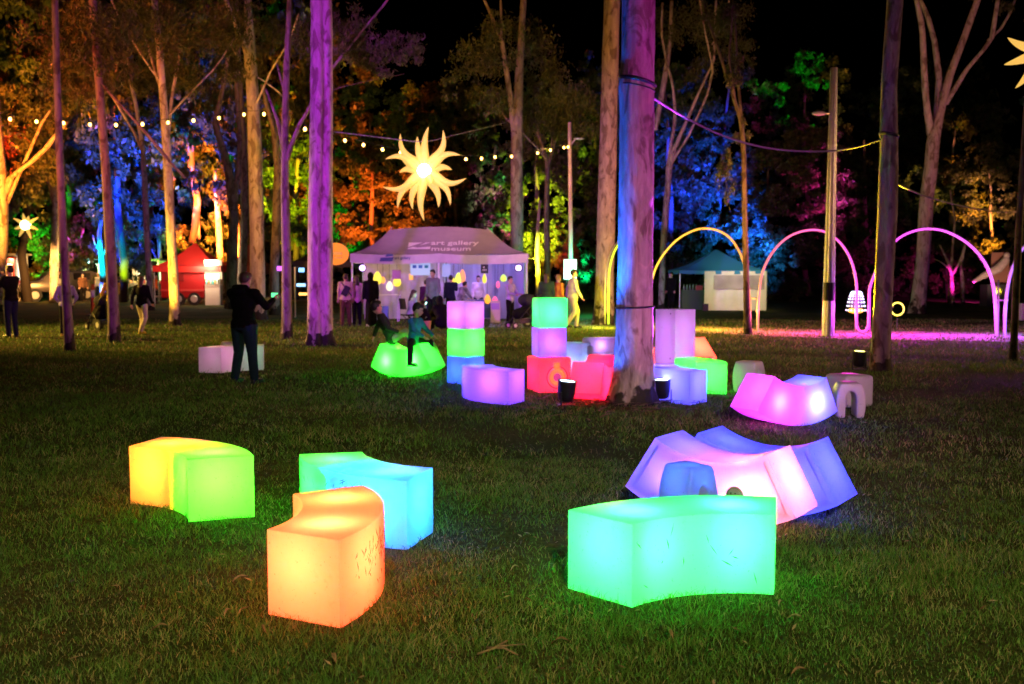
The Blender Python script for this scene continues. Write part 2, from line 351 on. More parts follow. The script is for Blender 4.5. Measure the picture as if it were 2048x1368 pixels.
# ---------------------------------------------------------------- trees
def trunk_mesh(pts, rad, n=20, lobes=0.0, rough=.05, seed=0, flare=True, step=.3, fine=0.0):
    P_ = [Vector(p) for p in pts]; L = [0]
    for i in range(1, len(P_)): L.append(L[-1] + (P_[i] - P_[i - 1]).length)
    m = max(3, int(L[-1] / step)); ts = [L[-1] * i / m for i in range(m + 1)]
    if flare: ts = sorted(set(ts + [.06, .12, .2]))
    px = [[p[k] for p in P_] for k in range(3)]
    mb = MB(); v = []; kr = random.Random(seed * 31 + 3); knots = [(kr.uniform(0, 2 * PI), kr.uniform(.5, max(.6, L[-1])), kr.uniform(-.10, .16), kr.uniform(.10, .22)) for _ in range(int(L[-1] * 1.3) if fine or n >= 30 else int(L[-1] * .7))]
    for t in ts:
        c = Vector([float(np.interp(t, L, q)) for q in px]); r = float(np.interp(t, L, rad))
        for k in range(n):
            a = 2 * PI * k / n; d = Vector((math.cos(a), math.sin(a), 0))
            q = r * (1 + rough * noise.noise(Vector((d.x * 1.6, d.y * 1.6, t * .55 + seed * 9.1))) * 2 + rough * .6 * noise.noise(Vector((d.x * 4, d.y * 4, t * 1.3 + seed * 5.3))) + fine * noise.noise(Vector((d.x * 9, d.y * 9, t * 4.5 + seed))) + fine * .6 * noise.noise(Vector((d.x * 20, d.y * 20, t * 9 + seed))))
            for ka, kt, kh, ks in knots:
                if abs(t - kt) < ks * 3:
                    da = (a - ka + PI) % (2 * PI) - PI; q *= 1 + kh * math.exp(-((da * .35) ** 2 + (t - kt) ** 2 * .6) / (ks * ks * .35))
            if lobes: q *= 1 - lobes * max(0, math.cos(a + 1.15 + .12 * math.sin(t * .8))) ** 22
            if flare: q *= 1 + .13 * math.exp(-t / .22) * (1 + .8 * math.sin(a * 5 + seed) + .5 * math.sin(a * 9 + seed * 2))
            v.append(c + d * q)
    M_ = len(ts)
    f = [(i * n + k, i * n + (k + 1) % n, (i + 1) * n + (k + 1) % n, (i + 1) * n + k) for i in range(M_ - 1) for k in range(n)] + [tuple(range((M_ - 1) * n, M_ * n))]
    mb.add(v, f); return mb.mesh('trunk', True)

def leaf_mesh(clumps, n, size, seed, droop=.5, wide=.27):
    """clumps: (centre, radii); n leaves shared out by volume, each a small folded-diamond face"""
    r = np.random.default_rng(seed)
    vol = np.array([q[1][0] * q[1][1] * q[1][2] for q in clumps]) ** .67; cnt = np.maximum(8, (n * vol / vol.sum()).astype(int))
    cen = []
    for (c, rad), k in zip(clumps, cnt):
        sub = max(3, k // 70); sc_ = r.normal(0, .46, (sub, 3)); nn_ = np.linalg.norm(sc_, axis=1); sc_ /= np.maximum(1, nn_ / 1.0)[:, None]
        idx = r.integers(0, sub, k); d = sc_[idx] + r.normal(0, .15, (k, 3)); d[:, 2] -= np.abs(r.normal(0, .05, k))
        cen.append(np.array(c) + d * np.array(rad))
    c = np.concatenate(cen); k = len(c)
    d = r.normal(0, 1, (k, 3)); d[:, 2] -= droop * 2; d /= np.linalg.norm(d, axis=1)[:, None]
    s = np.cross(d, r.normal(0, 1, (k, 3))); s /= np.linalg.norm(s, axis=1)[:, None]
    l = size * r.uniform(.6, 1.4, k)[:, None]
    v = np.stack([c - d * l * .5, c + s * l * wide * .5, c + d * l * .5, c - s * l * wide * .5], 1)
    me = bpy.data.meshes.new('crown'); me.vertices.add(4 * k); me.loops.add(4 * k); me.polygons.add(k)
    me.vertices.foreach_set('co', v.astype(np.float32).ravel()); me.loops.foreach_set('vertex_index', np.arange(4 * k, dtype=np.int32))
    me.polygons.foreach_set('loop_start', (np.arange(k) * 4).astype(np.int32)); me.update(calc_edges=True)
    return me

def px_tree(name, base, path, bark, label, cat='tree', group=None, limbs=(), crown=(), n=0, leaf=.16, leafm=None, seed=0, lobes=0, rough=.05, nseg=20, lean=0):
    """a tree whose outline was read off the photo at its own distance: path rows are (px, py, width in px)"""
    b = G(*base) if len(base) == 2 else Vector((M(base[0] - 1024, base[2]), base[2], 0))
    Y = b.y
    root = empty(name, b, 0, label, cat, group)
    pts = [P(x, y, Y) - b for x, y, _ in path]; pts[0].z = -.03
    rad = [M(wd, Y) / 2 for *_, wd in path]
    tr = obj('trunk', trunk_mesh(pts, rad, nseg, lobes, rough, seed, True, .3 if nseg < 36 else .07, 0 if nseg < 36 else .035), bark, root)
    for i, lim in enumerate(limbs):
        dy = lim[0]; q = lim[1]
        lp = [P(x, y, Y) - b + Vector((0, dy * k / max(1, len(q) - 1), 0)) for k, (x, y, _) in enumerate(q)]
        obj('branch', trunk_mesh(lp, [M(wd, Y) / 2 for *_, wd in q], 9, 0, .05, seed + i + 1, False, .5), bark, root)
    if crown:
        cl = []
        for (x, y, rx, ry, dy) in crown:
            c = P(x, y, Y) - b; c.y += dy; cl.append((c, (M(rx, Y), M(max(rx, ry) * .8, Y), M(ry, Y))))
        obj('crown', leaf_mesh(cl, n, leaf, seed + 50, .6), leafm or GUM, root)
    return root

T1 = px_tree('gum_tree', (1263, 807), [(1263, 807, 94), (1264, 780, 84), (1267, 740, 78), (1269, 690, 75), (1270, 620, 73), (1271, 500, 71), (1273, 350, 70), (1274, 160, 67), (1277, 0, 65), (1279, -220, 58)],
    BARK_TALL, 'large gum tree lit blue along one edge and pinkish purple on its face', seed=1, nseg=64, rough=.035)
T2 = px_tree('gum_tree', (641, 690), [(641, 690, 58), (640, 670, 52), (640, 600, 50), (641, 430, 49), (643, 260, 45), (643, 100, 43), (642, 0, 42), (642, -150, 38)],
    BARK_PALE, 'smooth grooved gum trunk floodlit vivid purple between the phone taker and gallery tent', seed=2, lobes=.36, nseg=44, rough=.04)
T3 = px_tree('gum_tree', (1761, 743), [(1761, 743, 44), (1762, 700, 38), (1768, 560, 36), (1774, 430, 36), (1778, 300, 33), (1778, 170, 30), (1786, 60, 30), (1790, 0, 31), (1794, -160, 28)],
    BARK_GREY, 'dark bent gum trunk with a yellow lit edge beside the yellow ground lamp', seed=3, rough=.07)
T4 = px_tree('gum_tree', (1206, 650), [(1206, 650, 44), (1208, 600, 38), (1213, 400, 36), (1220, 150, 33), (1224, 0, 31), (1226, -120, 28)],
    BARK_GREY, 'brown gum trunk standing close behind the large blue edged gum tree', seed=4)
T5 = px_tree('gum_tree', (140, 702), [(140, 702, 22), (138, 680, 20), (131, 560, 16), (122, 380, 15), (116, 220, 14), (111, 60, 13), (109, -40, 12)],
    BARK_GREY, 'slender purple trunk with the lilac jumper woman right behind it', seed=5, nseg=14)
T6 = px_tree('gum_tree', (227, 684), [(227, 684, 26), (228, 650, 23), (222, 520, 20), (212, 350, 17), (200, 190, 16), (188, 50, 15), (184, -40, 14)],
    BARK_GREY, 'slender leaning purple trunk in front of the pram and yellow jacket person', seed=6, nseg=14,
    limbs=[(2, [(196, 150, 8), (170, 125, 8), (125, 95, 7), (70, 60, 6), (0, 25, 5)]), (1.5, [(205, 170, 7), (240, 215, 7), (268, 252, 8), (290, 285, 9), (312, 320, 8), (330, 345, 7)])],
    crown=[(60, 40, 90, 60, 2), (150, 60, 80, 60, 1), (230, 90, 70, 70, 0), (90, 130, 60, 40, 3), (20, 110, 60, 50, 3)], n=9000, leaf=.15)
T7 = px_tree('gum_tree', (350, 652), [(350, 652, 22), (349, 600, 19), (343, 480, 18), (335, 330, 17), (328, 220, 15), (318, 90, 13), (309, 0, 11), (305, -60, 10)],
    BARK_PALE, 'slender trunk with a yellow lit edge in front of the red food trailer', seed=7, nseg=14,
    limbs=[(1.5, [(330, 240, 6), (370, 180, 5), (415, 120, 4), (450, 40, 3)]), (-1, [(326, 170, 5), (300, 130, 4), (262, 60, 4), (240, 0, 3)]), (.8, [(333, 300, 8), (338, 190, 7), (345, 120, 6), (352, 40, 5)]), (1, [(322, 180, 7), (285, 75, 6), (258, 25, 5), (242, -10, 4)])],
    crown=[(330, 70, 90, 60, 0), (400, 40, 80, 50, 1), (270, 40, 60, 50, -1), (360, 140, 60, 35, 1), (430, 110, 50, 40, 2)], n=9000, leaf=.15)
T8 = px_tree('gum_tree', (517, 640), [(517, 640, 34), (516, 590, 30), (514, 480, 28), (511, 330, 27), (506, 200, 25), (500, 110, 23), (496, 20, 15), (496, -60, 13)],
    BARK_PALE, 'tall yellow lit gum trunk rising behind the head of the phone taker', seed=8, nseg=18,
    limbs=[(1.5, [(500, 180, 7), (470, 110, 6), (430, 50, 5), (402, -10, 4)]), (-1.2, [(504, 230, 5), (545, 150, 4), (590, 90, 4), (612, 45, 3)]), (-1, [(499, 120, 15), (488, 80, 11), (476, 45, 9), (462, 0, 8)]), (1, [(500, 150, 6), (470, 140, 4), (440, 138, 3), (420, 150, 3)]), (1, [(507, 150, 7), (535, 165, 6), (560, 190, 4)])],
    crown=[(470, 30, 60, 40, 0), (530, 30, 60, 40, 2)], n=3500, leaf=.15)
T9 = px_tree('gum_tree', (573, 678), [(573, 678, 25), (574, 640, 21), (573, 520, 19), (570, 380, 17), (570, 250, 15), (573, 140, 13), (578, 40, 11), (580, -40, 9)],
    BARK_GREY, 'forked purplish trunk immediately left of the vivid purple gum', seed=9, nseg=14,
    limbs=[(-.6, [(570, 330, 12), (590, 270, 10), (610, 235, 8), (640, 190, 7), (668, 140, 7), (700, 105, 7), (738, 60, 6), (770, 25, 5), (797, -10, 4)]), (.5, [(570, 320, 11), (556, 250, 8), (535, 200, 6), (522, 170, 5)]),
           (.5, [(572, 200, 5), (556, 150, 4), (545, 120, 4)]), (1, [(640, 190, 4), (690, 165, 4), (740, 150, 3), (800, 132, 2)])],
    crown=[(720, 110, 60, 30, 0), (775, 95, 60, 28, -.5), (820, 110, 40, 28, 0), (690, 40, 50, 50, 1), (610, 50, 60, 50, 1), (745, 135, 40, 22, 0)], n=6500, leaf=.13)
T10 = px_tree('gum_tree', (300, 612, 45), [(303, 621, 14), (300, 580, 12), (293, 450, 12), (286, 300, 10), (272, 210, 8), (258, 150, 7), (252, 100, 6), (258, 40, 4)],
    BARK_PALE, 'thin pale tree left of the red gazebo in front of blue lit leaves', seed=10, nseg=12,
    limbs=[(.5, [(288, 310, 7), (270, 270, 6), (245, 230, 6), (210, 175, 5), (180, 140, 5), (120, 100, 5)])], crown=[(250, 90, 50, 40, 0), (300, 150, 45, 40, 1), (240, 150, 40, 30, 1)], n=3500, leaf=.2)
T11 = px_tree('gum_tree', (1035, 612, 42), [(1035, 632, 30), (1034, 560, 26), (1034, 450, 25), (1033, 330, 23), (1034, 240, 22), (1040, 120, 15), (1047, 0, 12), (1050, -60, 10)],
    BARK_GREY, 'brown gum behind the gallery tent carrying the star lantern rope', seed=11, nseg=16,
    limbs=[(-.5, [(1030, 270, 15), (1018, 180, 11), (1005, 90, 9), (985, 40, 7), (962, -10, 5)]), (1, [(1026, 250, 7), (1005, 225, 6), (980, 190, 5), (950, 168, 4)]), (.5, [(1020, 240, 5), (1050, 270, 5), (1080, 300, 4), (1095, 320, 4)]), (0, [(1003, 100, 6), (1002, 40, 5), (1001, -20, 4)])],
    crown=[(960, 120, 60, 55, 0), (1010, 70, 60, 50, 0), (1080, 80, 60, 60, 1), (1100, 170, 60, 50, 0), (980, 200, 50, 35, -1), (900, 170, 25, 25, 0), (1150, 210, 50, 60, 1), (1060, 220, 45, 50, 1)], n=12000, leaf=.18)
T12 = px_tree('gum_tree', (1093, 560, 44), [(1097, 622, 15), (1095, 560, 13), (1093, 420, 11), (1096, 330, 10), (1093, 320, 9), (1080, 280, 7), (1065, 230, 5)],
    BARK_DARK, 'thin forked tree between the brown gum and the lamp post with the lit sign', seed=12, nseg=12,
    limbs=[(.4, [(1096, 330, 8), (1110, 280, 6), (1140, 250, 5), (1165, 225, 4)]), (-.4, [(1098, 325, 5), (1112, 225, 4), (1120, 160, 3)])], crown=[(1120, 250, 55, 45, 0), (1180, 240, 35, 35, 0), (1075, 260, 35, 35, 0)], n=3600, leaf=.18)
T13 = px_tree('gum_tree', (1322, 616), [(1322, 616, 13), (1325, 520, 12), (1331, 430, 13), (1340, 330, 11), (1348, 300, 10), (1372, 245, 7), (1400, 180, 6), (1428, 120, 5), (1432, 0, 4)],
    BARK_PALE, 'leaning multi stemmed pale tree rising behind the orange neon arch', seed=13, nseg=12,
    limbs=[(.5, [(1333, 400, 9), (1336, 330, 7), (1352, 235, 7), (1348, 170, 6), (1335, 120, 5), (1325, 60, 5), (1328, 0, 4)]), (1, [(1310, 260, 11), (1325, 190, 12), (1338, 120, 11), (1346, 60, 8), (1350, -10, 7)]), (-.5, [(1340, 330, 8), (1375, 275, 6), (1412, 195, 5), (1424, 140, 5), (1405, 60, 4), (1393, -10, 4)]), (0, [(1424, 90, 4), (1455, 30, 3), (1460, -20, 3)])],
    crown=[(1400, 60, 60, 60, 0), (1460, 40, 60, 50, .5), (1340, 50, 40, 50, 1), (1480, 100, 40, 30, 0), (1420, 130, 40, 40, 1)], n=8000, leaf=.16)
T14 = px_tree('gum_tree', (1494, 669), [(1496, 669, 17), (1494, 640, 14), (1492, 540, 12), (1489, 420, 11), (1487, 300, 10), (1482, 240, 9), (1462, 180, 7), (1440, 110, 6), (1415, 40, 5), (1400, -20, 4)],
    BARK_DARK, 'thin dark tree standing right in front of the right leg of the orange arch', seed=14, nseg=12,
    limbs=[(.5, [(1484, 250, 7), (1480, 170, 5), (1478, 90, 5), (1476, 0, 4)]), (-.4, [(1470, 200, 5), (1455, 120, 4), (1458, 60, 4), (1462, -10, 3)])],
    crown=[(1470, 140, 25, 40, 0), (1450, 40, 40, 30, 0), (1455, 350, 18, 50, 0), (1490, 260, 18, 30, .2)], n=2600, leaf=.13)
T15 = px_tree('gum_tree', (1836, 627), [(1832, 627, 36), (1838, 600, 29), (1846, 520, 27), (1853, 400, 27), (1862, 330, 26), (1866, 280, 26), (1880, 225, 17), (1900, 150, 15), (1930, 70, 13), (1955, 0, 12), (1980, -60, 10)],
    BARK_PALE, 'pale gum dividing into a fan of tall limbs behind the right hand magenta arch', seed=15, nseg=16,
    limbs=[(-.6, [(1862, 270, 16), (1850, 210, 13), (1842, 140, 12), (1836, 60, 11), (1820, 0, 9)]), (1, [(1872, 260, 14), (1884, 160, 13), (1880, 80, 11), (1870, 20, 10), (1858, -20, 7)]), (-.5, [(1890, 210, 12), (1930, 140, 10), (1975, 85, 9), (1985, 0, 8)]), (0, [(1977, 80, 7), (2010, 50, 6), (2030, 0, 5)])],
    crown=[(1840, -60, 60, 50, 0), (1960, -60, 70, 50, 0), (2010, 10, 25, 25, 0)], n=3500, leaf=.18)
T16 = px_tree('gum_tree', (2027, 721), [(2026, 721, 18), (2028, 680, 14), (2033, 560, 14), (2040, 420, 13), (2050, 280, 12), (2058, 150, 11), (2066, 0, 10), (2070, -60, 9)],
    BARK_DARK, 'dark slim trunk cut by the right picture edge beside the last arch legs', seed=16, nseg=12)
T17 = px_tree('gum_tree', (462, 585, 47), [(462, 619, 26), (463, 560, 22), (468, 430, 19), (456, 330, 16), (430, 250, 12), (445, 180, 10), (460, 90, 8), (462, 0, 6)],
    BARK_GREY, 'reddish curved trunk between the red gazebo and the yellow gum', seed=17, nseg=12,
    limbs=[(.6, [(468, 420, 12), (478, 300, 10), (470, 170, 9), (474, 60, 7), (462, -10, 6)])], crown=[(440, 60, 50, 50, 0), (490, 60, 40, 40, 1), (400, 180, 50, 40, 1)], n=3600, leaf=.2)
T18 = px_tree('gum_tree', (-6, 575, 44), [(-8, 622, 34), (-4, 560, 28), (2, 470, 26), (4, 410, 24), (0, 330, 22), (-10, 230, 20), (-15, 100, 18)],
    BARK_PALE, 'yellow lit tree at the left picture edge with a raised orange limb', seed=18, nseg=14,
    limbs=[(.5, [(4, 400, 16), (20, 352, 14), (55, 325, 12), (85, 295, 13), (106, 264, 10), (128, 238, 7)]), (1, [(8, 420, 9), (30, 350, 7), (70, 240, 6), (88, 200, 5)])],
    crown=[(40, 220, 60, 60, 1), (30, 330, 60, 50, 2), (90, 160, 50, 50, 2)], n=5500, leaf=.2)
T19 = px_tree('gum_tree', (545, 590, 40), [(549, 630, 22), (548, 560, 19), (553, 450, 18), (556, 330, 16), (548, 260, 12), (535, 215, 9), (524, 170, 7)],
    BARK_GREY, 'brown trunk squeezed between the yellow gum and the forked purplish trunk', seed=19, nseg=12)
T20 = px_tree('gum_tree', (484, 590, 52), [(482, 615, 22), (484, 560, 18), (490, 430, 16), (486, 300, 15), (478, 150, 12), (473, 0, 9)],
    BARK_GREY, 'rust coloured trunk just left of the tall yellow lit gum', seed=20, nseg=12)
T21 = px_tree('gum_tree', (108, 580, 56), [(108, 606, 18), (109, 520, 15), (111, 420, 14), (112, 320, 13), (108, 200, 9), (100, 100, 7)],
    BARK_PALE, 'pale straight trunk directly behind the parked four wheel drive', seed=21, nseg=12, limbs=[(0, [(111, 420, 8), (90, 330, 6), (80, 250, 5)])], crown=[(110, 250, 50, 50, 0), (80, 330, 40, 40, 1)], n=2500, leaf=.25)

# straps on trunks
def strap(root, py, Y, px0, px1, tilt=0, thick=.02, r_extra=.012, z_from_base=True):
    b = root.location; c = P((px0 + px1) / 2, py, Y) - b; r = M(abs(px1 - px0), Y) / 2 + r_extra
    pts = [c + Vector((math.cos(a) * r, math.sin(a) * r, math.cos(a) * -tilt)) for a in [2 * PI * k / 28 for k in range(29)]]
    MB().tube(pts, thick, 6, False).build('strap', BLACK, root, True)
strap(T1, 164, T1.location.y, 1242, 1307, .055, .026); strap(T1, 176, T1.location.y, 1242, 1307, .05, .010); strap(T1, 614, T1.location.y, 1234, 1306, -.01, .014)
strap(T3, 270, T3.location.y, 1763, 1793, .03, .03)
# strips of shed bark lying about the foot of the large gum
def shed_bark(c, n, r0, r1, seed):
    r = random.Random(seed); mb = MB()
    for _ in range(n):
        a = r.uniform(0, 2 * PI); d = r0 + (r1 - r0) * r.random() ** 1.6; L = r.uniform(.04, .17); t = r.uniform(0, PI); p = c + Vector((math.cos(a) * d, math.sin(a) * d, .03 + .02 * r.random()))
        u = Vector((math.cos(t), math.sin(t), r.uniform(-.12, .12))); s = Vector((-math.sin(t), math.cos(t), .3)) * r.uniform(.006, .016); up = Vector((0, 0, .012))
        mb.add([p - u * L - s, p - u * L + s, p + up - s, p + up + s, p + u * L - s * .6, p + u * L + s * .6], [(0, 1, 3, 2), (2, 3, 5, 4)])
    tag(mb.build('shed_bark', mat('shed_bark', (.16, .10, .07), .9, var=.4, scale=20)), kind='stuff')
shed_bark(T1.location.copy(), 150, .38, 1.9, 5)
# ---------------------------------------------------------------- glowing lawn furniture
RI, RO, BH, HALF = .80, 1.24, .43, PI / 6
RM = (RI + RO) / 2
def bench_mesh():
    n = 18; v = []; f = []
    for i in range(n + 1):
        a = -HALF + 2 * HALF * i / n
        v += [(r * math.cos(a) - RM, r * math.sin(a), z) for r, z in ((RI, 0), (RO, 0), (RO, BH), (RI, BH))]
    for i in range(n):
        for k in range(4): f.append((i * 4 + k, (i + 1) * 4 + k, (i + 1) * 4 + (k + 1) % 4, i * 4 + (k + 1) % 4))
    f += [(0, 1, 2, 3), tuple(n * 4 + k for k in (3, 2, 1, 0))]
    me = mesh('glow_bench', v, f)
    bm = bmesh.new(); bm.from_mesh(me); bmesh.ops.recalc_face_normals(bm, faces=bm.faces)
    und = [q for q in bm.faces if q.normal.z < -.9]
    bmesh.ops.inset_region(bm, faces=und, thickness=.042, depth=0, use_even_offset=True)
    bmesh.ops.inset_region(bm, faces=und, thickness=.012, depth=-.014, use_even_offset=True)
    bm.to_mesh(me); bm.free()
    bevelled(me, .020, 3, 55)
    bm = bmesh.new(); bm.from_mesh(me); bmesh.ops.recalc_face_normals(bm, faces=bm.faces); bm.to_mesh(me); bm.free()
    try: me.set_sharp_from_angle(angle=math.radians(50))
    except Exception: pass
    return me
BENCH = bench_mesh()
def split_mesh():
    me = BENCH.copy()
    bm = bmesh.new(); bm.from_mesh(me)                  # unseen inner sheet added to keep the two lamp colours apart
    q = [bm.verts.new(p) for p in ((RI - RM + .012, 0, .03), (RO - RM - .012, 0, .03), (RO - RM - .012, 0, BH - .05), (RI - RM + .012, 0, BH - .05))]; bm.faces.new(q)
    bm.to_mesh(me); bm.free()
    return me
BENCH_SPLIT = split_mesh(); BENCH_SPLIT.materials.append(SHELL)
GREY_CAP = mat('grey_cap', (.34, .33, .35), .5, var=.1)
CAP_INK = mat('cap_ink', (.03, .03, .035), .5)
def led(c, k=8.0, lo=.002): return tuple(max(lo, v / (k - (k - 1) * v)) for v in c)     # saturated diodes driven hard
def add_lamps(o, cols, watts, size=.032, z=.29, lo=.002):
    for e, c, wt in zip((-1, 1), cols, watts):
        if wt <= 0: continue
        a = e * math.radians(16.5)
        lamp('led_lamp', 'POINT', (RM * math.cos(a) - RM, RM * math.sin(a), z), led(c, 8.0, lo), wt * 7.8, o, size)
def light_cap(o):
    c = MB().disc((0, 0, .010), .062, (0, 0, -1), .010, 28).build('light_cap', GREY_CAP, o, loc=(-.02, -.20, 0))
    bevelled(c.data, .003, 1)
    k = MB()
    k.tube([(.050 * math.cos(a), .050 * math.sin(a), -.0005) for a in np.linspace(0, 2 * PI, 33)], .0012, 5, False)
    for x, y, sx, sy in ((-.012, .026, .014, .008), (.0, -.004, .006, .016), (.014, -.004, .006, .016), (-.016, -.004, .006, .012), (.004, -.026, .012, .006)):
        k.box((x, y, -.0005), (sx, sy, .004))
    k.build('cap_mark', CAP_INK, c)
def upright(cx, cy, th, label, cols, watts, group='arc shaped glowing benches standing upright'):
    o = obj('glow_bench', BENCH, SHELL)
    if len(watts) > 2: o.data = BENCH_SPLIT
    if watts[0] < .2:
        o.data = BENCH.copy(); o.data.materials.clear(); o.data.materials.append(SHELL_OFF)
    o.location = (cx + RM * math.cos(th), cy + RM * math.sin(th), 0); o.rotation_euler = (0, 0, th)
    tag(o, label, 'bench', group); add_lamps(o, cols, watts, lo=.010); return o
def rolled(cx, cy, yaw, ph, label, cols, watts, under=True, group='arc benches rolled onto their curved side as rockers'):
    u = Vector((math.cos(yaw), math.sin(yaw), 0)); v = Vector((-u.y, u.x, 0)); zz = Vector((0, 0, 1)); b = -PI / 2 + ph
    X = v * math.cos(b) + zz * math.sin(b); Y = -v * math.sin(b) + zz * math.cos(b); Z = u
    c = Vector((cx, cy, RO))
    if not under: c = c + u * BH; Y = -Y; Z = -Z
    o = obj('glow_bench', BENCH, SHELL); mw = Matrix((X, Y, Z)).transposed().to_4x4(); mw.translation = c + X * RM
    o.matrix_world = mw; tag(o, label, 'rocking bench', group)
    if not under: cols = cols[::-1]; watts = watts[::-1]
    add_lamps(o, cols, watts, z=.22 if under else .33)
    if under: light_cap(o)
    return o
B1 = upright(-2.969, 6.476, .845, 'low arc bench glowing yellow at one end and lime green at the other', [(.22, 1, .06), (1, .63, .004)], [4.0, 2.5, 'split'])
B2 = upright(-.285, 7.221, 3.896, 'arc bench fading from green to bright cyan just behind the orange bench', [(.02, 1, .18), (.02, .62, 1)], [4.4, 3.2, 'split'])
B3 = upright(-1.93, 5.237, .058, 'orange glowing arc bench nearest the camera with dead grass stuck on its side', [(1, .33, .11), (1, .36, .09)], [3.8, 4.2])
B4 = upright(1.17, 4.406, 1.824, 'turquoise green glowing arc bench in front of the small blue stool', [(.006, 1, .43), (.006, 1, .37)], [4.2, 4.2])
R5 = rolled(1.337, 6.594, .949, .041, 'pinkish white and violet rocker showing its underside with a round grey cap', [(1, .62, .76), (.28, .20, 1)], [2.0, 2.6])
R6 = rolled(1.667, 6.887, .949, .011, 'blue violet rocker tipped right behind the pinkish white rocker', [(.13, .15, 1), (.11, .14, 1)], [3.4, 3.4])
R8 = rolled(3.242, 11.036, 2.099, .072, 'rocker glowing magenta at one end and blue at the other with two hot spots', [(.24, .28, 1), (.86, .08, .90)], [3.2, 3.8], under=False)
R26 = rolled(-1.862, 16.244, 1.003, -.039, 'bright green rocker with a child in a blue jumper sitting on it', [(.05, 1, .06), (.05, 1, .06)], [5.5, 5.5], under=False)
R20 = rolled(.925, 13.463, -.35, .041, 'red rocker wedged between the red ring cube and the large gum tree', [(1, .0, .16), (1, .0, .17)], [3.4, 3.4])
B24 = upright(.539, 13.846, -2.584, 'lavender arc bench leading from the blue cube to the red ring cube', [(.40, .20, 1), (.55, .17, .95)], [2.0, 2.0])
B15 = upright(3.09, 13.683, 3.472, 'pale lavender arc bench to the right of the large gum tree beside its ground lamp', [(.42, .32, 1), (.30, .30, 1)], [1.8, 1.8])
BW = upright(-4.152, 16.597, 2.319, 'unlit white arc bench behind the man photographing with a phone', [(.8, 1, .9), (1, .75, .95)], [.15, .19])  # weak lamps added inside this unlit bench to tint its faces
B12 = upright(1.82, 14.28, .2, 'green glowing arc bench peeping out behind the pale lavender bench', [(.04, 1, .12), (.05, 1, .14)], [3.4, 3.0])
R14 = rolled(2.45, 16.3, .5, -.25, 'coral orange rocker mostly hidden behind the tall lilac pedestal', [(1, .22, .10), (1, .22, .10)], [4.5, 4.5])

# blades of dead grass that stick to the bench sides
def stuck_grass(o, spots, n, seed):
    r = random.Random(seed); mb = MB()
    for _ in range(n):
        a0, a1, z0, z1, rad = spots[r.randrange(len(spots))]
        a = r.uniform(a0, a1); z = z0 + (z1 - z0) * (r.random() * .6 + .4 * r.random()); L = r.uniform(.010, .040); t = r.uniform(.3, 2.6); wd = r.uniform(.0014, .0038)
        rr = rad + (.003 if rad > RM else -.003); p = Vector((rr * math.cos(a) - RM, rr * math.sin(a), z)); tan = Vector((-math.sin(a), math.cos(a), 0)); up = Vector((0, 0, 1))
        d = tan * math.cos(t) + up * math.sin(t); s = tan * -math.sin(t) + up * math.cos(t); nrm = Vector((math.cos(a), math.sin(a), 0)) * (.002 if rad > RM else -.002)
        mb.quad(p - d * L, p + s * wd + nrm, p + d * L, p - s * wd + nrm)
    tag(mb.build('stuck_grass', mat('dead_grass', (.05, .03, .012), .9, var=.4), o), kind='stuff')
stuck_grass(B3, [(-.42, .1, .12, .40, RO), (-.3, -.05, .22, .36, RO), (-.2, .3, .05, .42, RO)], 130, 1)
stuck_grass(B2, [(-.4, .35, .28, .42, RO), (.1, .3, .3, .40, RO)], 40, 2)
stuck_grass(B4, [(-.5, .5, .02, .4, RI)], 12, 3)

def cube_mesh(s):
    me = MB().box((0, 0, s / 2), (s, s, s)).mesh('glow_cube'); return bevelled(me, .026 * s / .42, 3)
CUBE = cube_mesh(.42)
def cube(loc, rz, label, col, watts, me=None, group='glowing stacked cubes', lz=.21):
    o = obj('glow_cube', me or CUBE, SHELL, None, loc, (0, 0, rz)); tag(o, label, 'light cube', group)
    if watts: lamp('led_lamp', 'POINT', (0, 0, lz), led(col), watts * 3.8, o, .05)
    return o
s1 = Vector((-.715, 15.35, 0))
cube(s1, .80, 'blue glowing cube at the bottom of the three cube tower beside the green rocker', (.06, .26, 1), 3.0)
cube(s1 + Vector((.005, 0, .421)), .76, 'light green cube in the middle of the tower with the pale pink top', (.14, 1, .14), 3.0)
cube(s1 + Vector((.0, .01, .842)), .81, 'pale pink cube on top of the green and blue cubes', (.95, .52, 1), 1.1)
s2 = Vector((.53, 14.32, 0)); CUBE_BIG = cube_mesh(.50)
rc = cube(s2, .33, 'red cube with an orange ring on its face under the purple cube', (1, .0, .17), 4.0, CUBE_BIG, lz=.25)
cube(s2 + Vector((.0, 0, .501)), .22, 'purple cube between the red ring cube and the mint cube', (.62, .18, 1), 2.6)
cube(s2 + Vector((.01, 0, .922)), .24, 'mint green cube on top of the purple and red cubes', (.08, 1, .42), 4.4)
rg = MB(); rg.tube([(.03 + .092 * math.cos(a), -.256, .22 + .092 * math.sin(a)) for a in np.linspace(0, 2 * PI, 41)], .032, 10, False)
RING = mat('orange_ring', (1, .32, .10), .5, emit=(1, .14, .05), estr=.55)
rg.build('ring', RING, rc, True)
MB().disc((.03, -.246, .22), .055, (0, -1, 0), .012).build('ring_centre', mat('ring_centre', (.25, .04, .22), .5, emit=(.35, .03, .22), estr=.5), rc)
MB().tube([(.03 + .155 * math.cos(a), -.2525, .22 + .155 * math.sin(a)) for a in np.linspace(0, 2 * PI, 49)], .006, 6, False).build('rim', mat('red_rim', (.8, .05, .12), .5), rc)
bevelled(MB().box((.02, -.258, .385), (.09, .022, .085)).build('tab', RING, rc).data, .006, 2)

